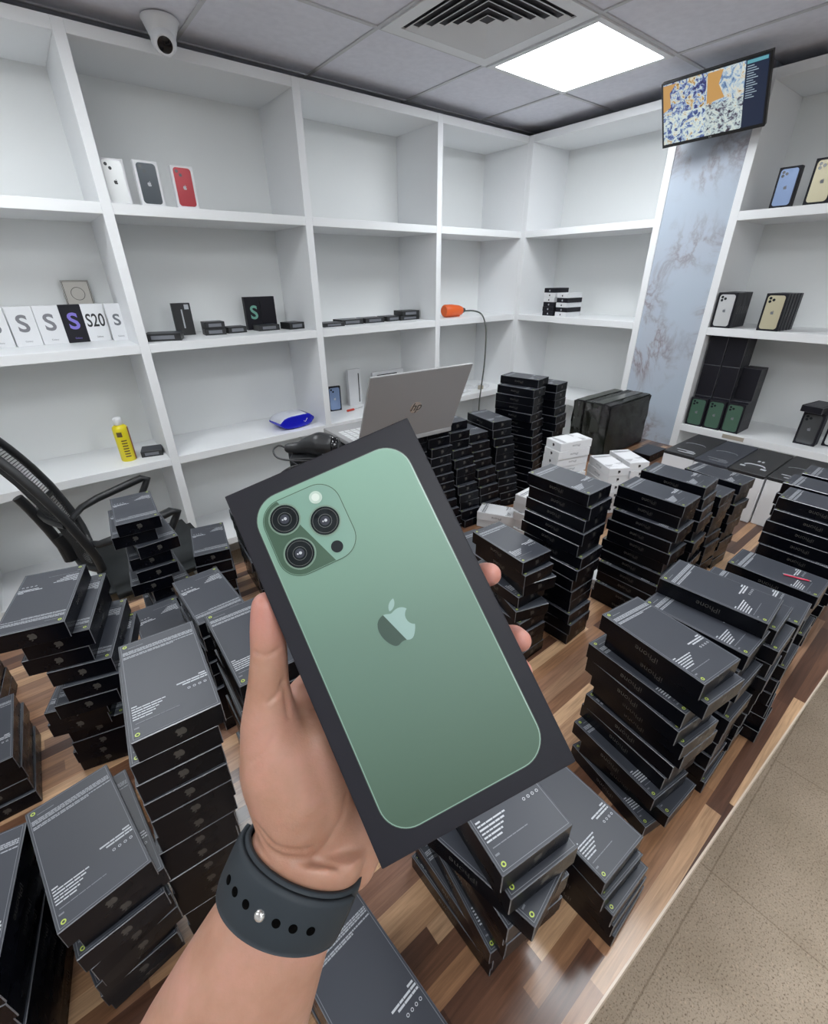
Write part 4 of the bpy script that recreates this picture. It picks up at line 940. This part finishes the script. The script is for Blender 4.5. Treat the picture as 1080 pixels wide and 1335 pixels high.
# blue wipes packet
bm = bmesh.new(); bmesh.ops.create_cube(bm, size=1); bmesh.ops.subdivide_edges(bm, edges=bm.edges[:], cuts=8, use_grid_fill=True)
for v in bm.verts:
    x, y, z = v.co*2; e = (1-abs(x)**3)**.5 if abs(x) < 1 else .0
    v.co = Vector((x*.118, y*.075*(1-.12*abs(x)), .043+z*.043*max(.14, e)*(1-.12*y*y)))
me = bpy.data.meshes.new('wipes_packet'); bm.to_mesh(me); bm.free()
M['blue'] = mat('blue_film', (.012, .015, .50), .22); M['bluewhite'] = mat('pale_film', (.62, .64, .72), .3)
me.materials.append(M['blue']); me.materials.append(M['bluewhite'])
for p in me.polygons: p.use_smooth = True; p.material_index = 1 if p.normal.z > .55 and p.center.x < .06 else 0
o = link('wipes_packet', me); o.location = (1.115, 2.625, TC); o.rotation_euler = (0, 0, .12); tag(o, 'blue and white plastic packet of wipes on the lower shelf', 'packet')
m = MB(); m.box(-.02, .05, -.02, .02, .082, .087); m.tube([(.035, -.078, .040), (.045, -.079, .034), (.062, -.077, .052)], .0018, 0, 6); obj('flap_print', m, M['bluewhite'], o)
# things behind the laptop on the lower shelf
display_box('phone_box', 'black box with a blue phone picture leaning behind the laptop', 'box', .09, .165, .02, M['charcoal'], PBLU, C2, (1.500, 2.76, TC), -.15, None)
m = MB(); m.bbox(-.05, .05, 0, .03, 0, .25, .001); o = obj('white_carton', m, M['white_card']); o.location = (1.69, 2.80, TC); tag(o, 'tall white carton standing behind the laptop lid', 'box'); m2 = MB(); m2.box(.028, .036, -.0006, 0, .02, .22); obj('side_print', m2, M['dark'], o)
m = MB(); m.bbox(-.14, .14, 0, .02, 0, .21, .001); o = obj('white_carton', m, M['white_card']); o.location = (1.98, 2.80, TC); tag(o, 'wide white carton with a black strip behind the laptop lid', 'box'); m2 = MB(); m2.box(-.10, .08, -.0006, 0, .175, .187); obj('black_strip', m2, M['dark'], o)
sd = empty('screwdriver', (1.60, 2.69, TC+.008), .15, 'small screwdriver with a red handle on the shelf by the laptop', 'screwdriver')
m = MB(); m.tube([(-.06, 0, 0), (-.055, 0, 0), (0, 0, 0), (.005, 0, 0)], [.004, .0075, .0075, .004], 0, 10); obj('handle', m, mat('red_handle', (.55, .04, .02), .35), sd)
m = MB(); m.tube([(.004, 0, 0), (.08, 0, 0)], .002, 0, 8); obj('shaft', m, M['chrome'], sd)
# orange drill with hanging cord
dr = empty('heat_gun', (2.49, 2.64, TB), 0, 'orange power tool lying on the middle shelf with a hanging cord', 'tool')
ORG = mat('orange_plastic', (.75, .12, .02), .4)
m = MB(); m.tube([(-.095, 0, .036), (-.088, 0, .036), (-.03, 0, .036), (.02, 0, .034), (.045, 0, .032)], [.028, .034, .034, .030, .024], 0, 18); obj('tool_body', m, ORG, dr)
m = MB(); m.bbox(-.085, .03, -.012, .012, .001, .02, .003, 0); obj('grip', m, ORG, dr)
m = MB(); m.tube([(.045, 0, .032), (.075, 0, .034)], [.020, .012], 0, 14); obj('nozzle', m, M['dark'], dr)
m = MB(); m.tube(spline([(.06, -.01, .03), (.085, -.07, .032), (.10, -.125, .014), (.114, -.150, -.05), (.120, -.155, -.15), (.118, -.155, -.28), (.105, -.155, -.40), (.098, -.15, -.55), (.112, -.15, -.80), (.115, -.15, -1.05)]), .0045, 0, 8); obj('power_cord', m, mat('grey_cord', (.09, .10, .09), .5), dr)
dr.scale = (1.2, 1.2, 1.2)
# paper and small things on the corner bay's lower shelf
for k, (x, y, rz, lab) in enumerate(((2.55, 2.60, .2, 'white instruction booklet nearest the cord on the corner shelf'), (2.68, 2.68, -.4, 'crumpled white paper packet on the corner shelf'), (2.80, 2.62, .5, 'white folded leaflet at the corner end'))):
    m = MB(); m.prism(rrect(.13, .09, .004, 2), 0, .006+.004*k, 0); m.prism([(x_*.8, y_*.8) for x_, y_ in rrect(.13, .09, .004, 2)], .006+.004*k, .013+.004*k, 0, T3(rz=.3)); o = obj('paper_booklet', m, M['white_card']); o.location = (x, y, TC); o.rotation_euler = (0, 0, rz); tag(o, lab, 'paper')
m = MB(); m.bbox(-.02, .02, -.015, .015, 0, .03, .003); m.tube([(0, 0, .03), (.01, 0, .045)], .004, 0, 8); o = obj('power_adapter', m, mat('beige_plastic', (.42, .38, .30), .5)); o.location = (2.74, 2.58, TC); tag(o, 'small beige adapter among papers on the corner shelf', 'adapter')
# small boxes on the back right unit
yy = 2.13
def sm(x, y, z, mt, lab, w=.095, d=.16, h=.03, tw=0):
    m = MB(); m.bbox(-w/2, w/2, 0, d, 0, h, .001, 0); o = obj('small_phone_box', m, M[mt]); o.location = (x, y, z); o.rotation_euler = (0, 0, Rr+tw); tag(o, lab, 'box', 'small black and white boxes on the right back shelf')
    m = MB(); add_emblem(m, .014, XZ @ T3((0, h/2, .0003)), 0); obj('emblem', m, M['dark'] if mt == 'white_card' else M['print'], o)
order = ['bottom', 'second', 'third', 'fourth', 'fifth', 'top']
for k, c in enumerate(('charcoal', 'charcoal', 'charcoal', 'white_card', 'white_card', 'charcoal')): sm(3.03, 2.225+.003*(k % 2), TB+k*.0305, c, '%s small phone box, %s of the left pile in the right back shelf' % ('black' if c == 'charcoal' else 'white', order[k] if k not in (5,) else 'top'))
for k, c in enumerate(('white_card', 'charcoal', 'white_card', 'charcoal', 'white_card')): sm(3.015, 2.105-.003*(k % 2), TB+k*.0305, c, '%s small phone box, %s of the right pile in the right back shelf' % ('black' if c == 'charcoal' else 'white', order[k] if k < 4 else 'top'), tw=-.05)

print('BLACK/WHITE BOX COUNT', COUNT[0])
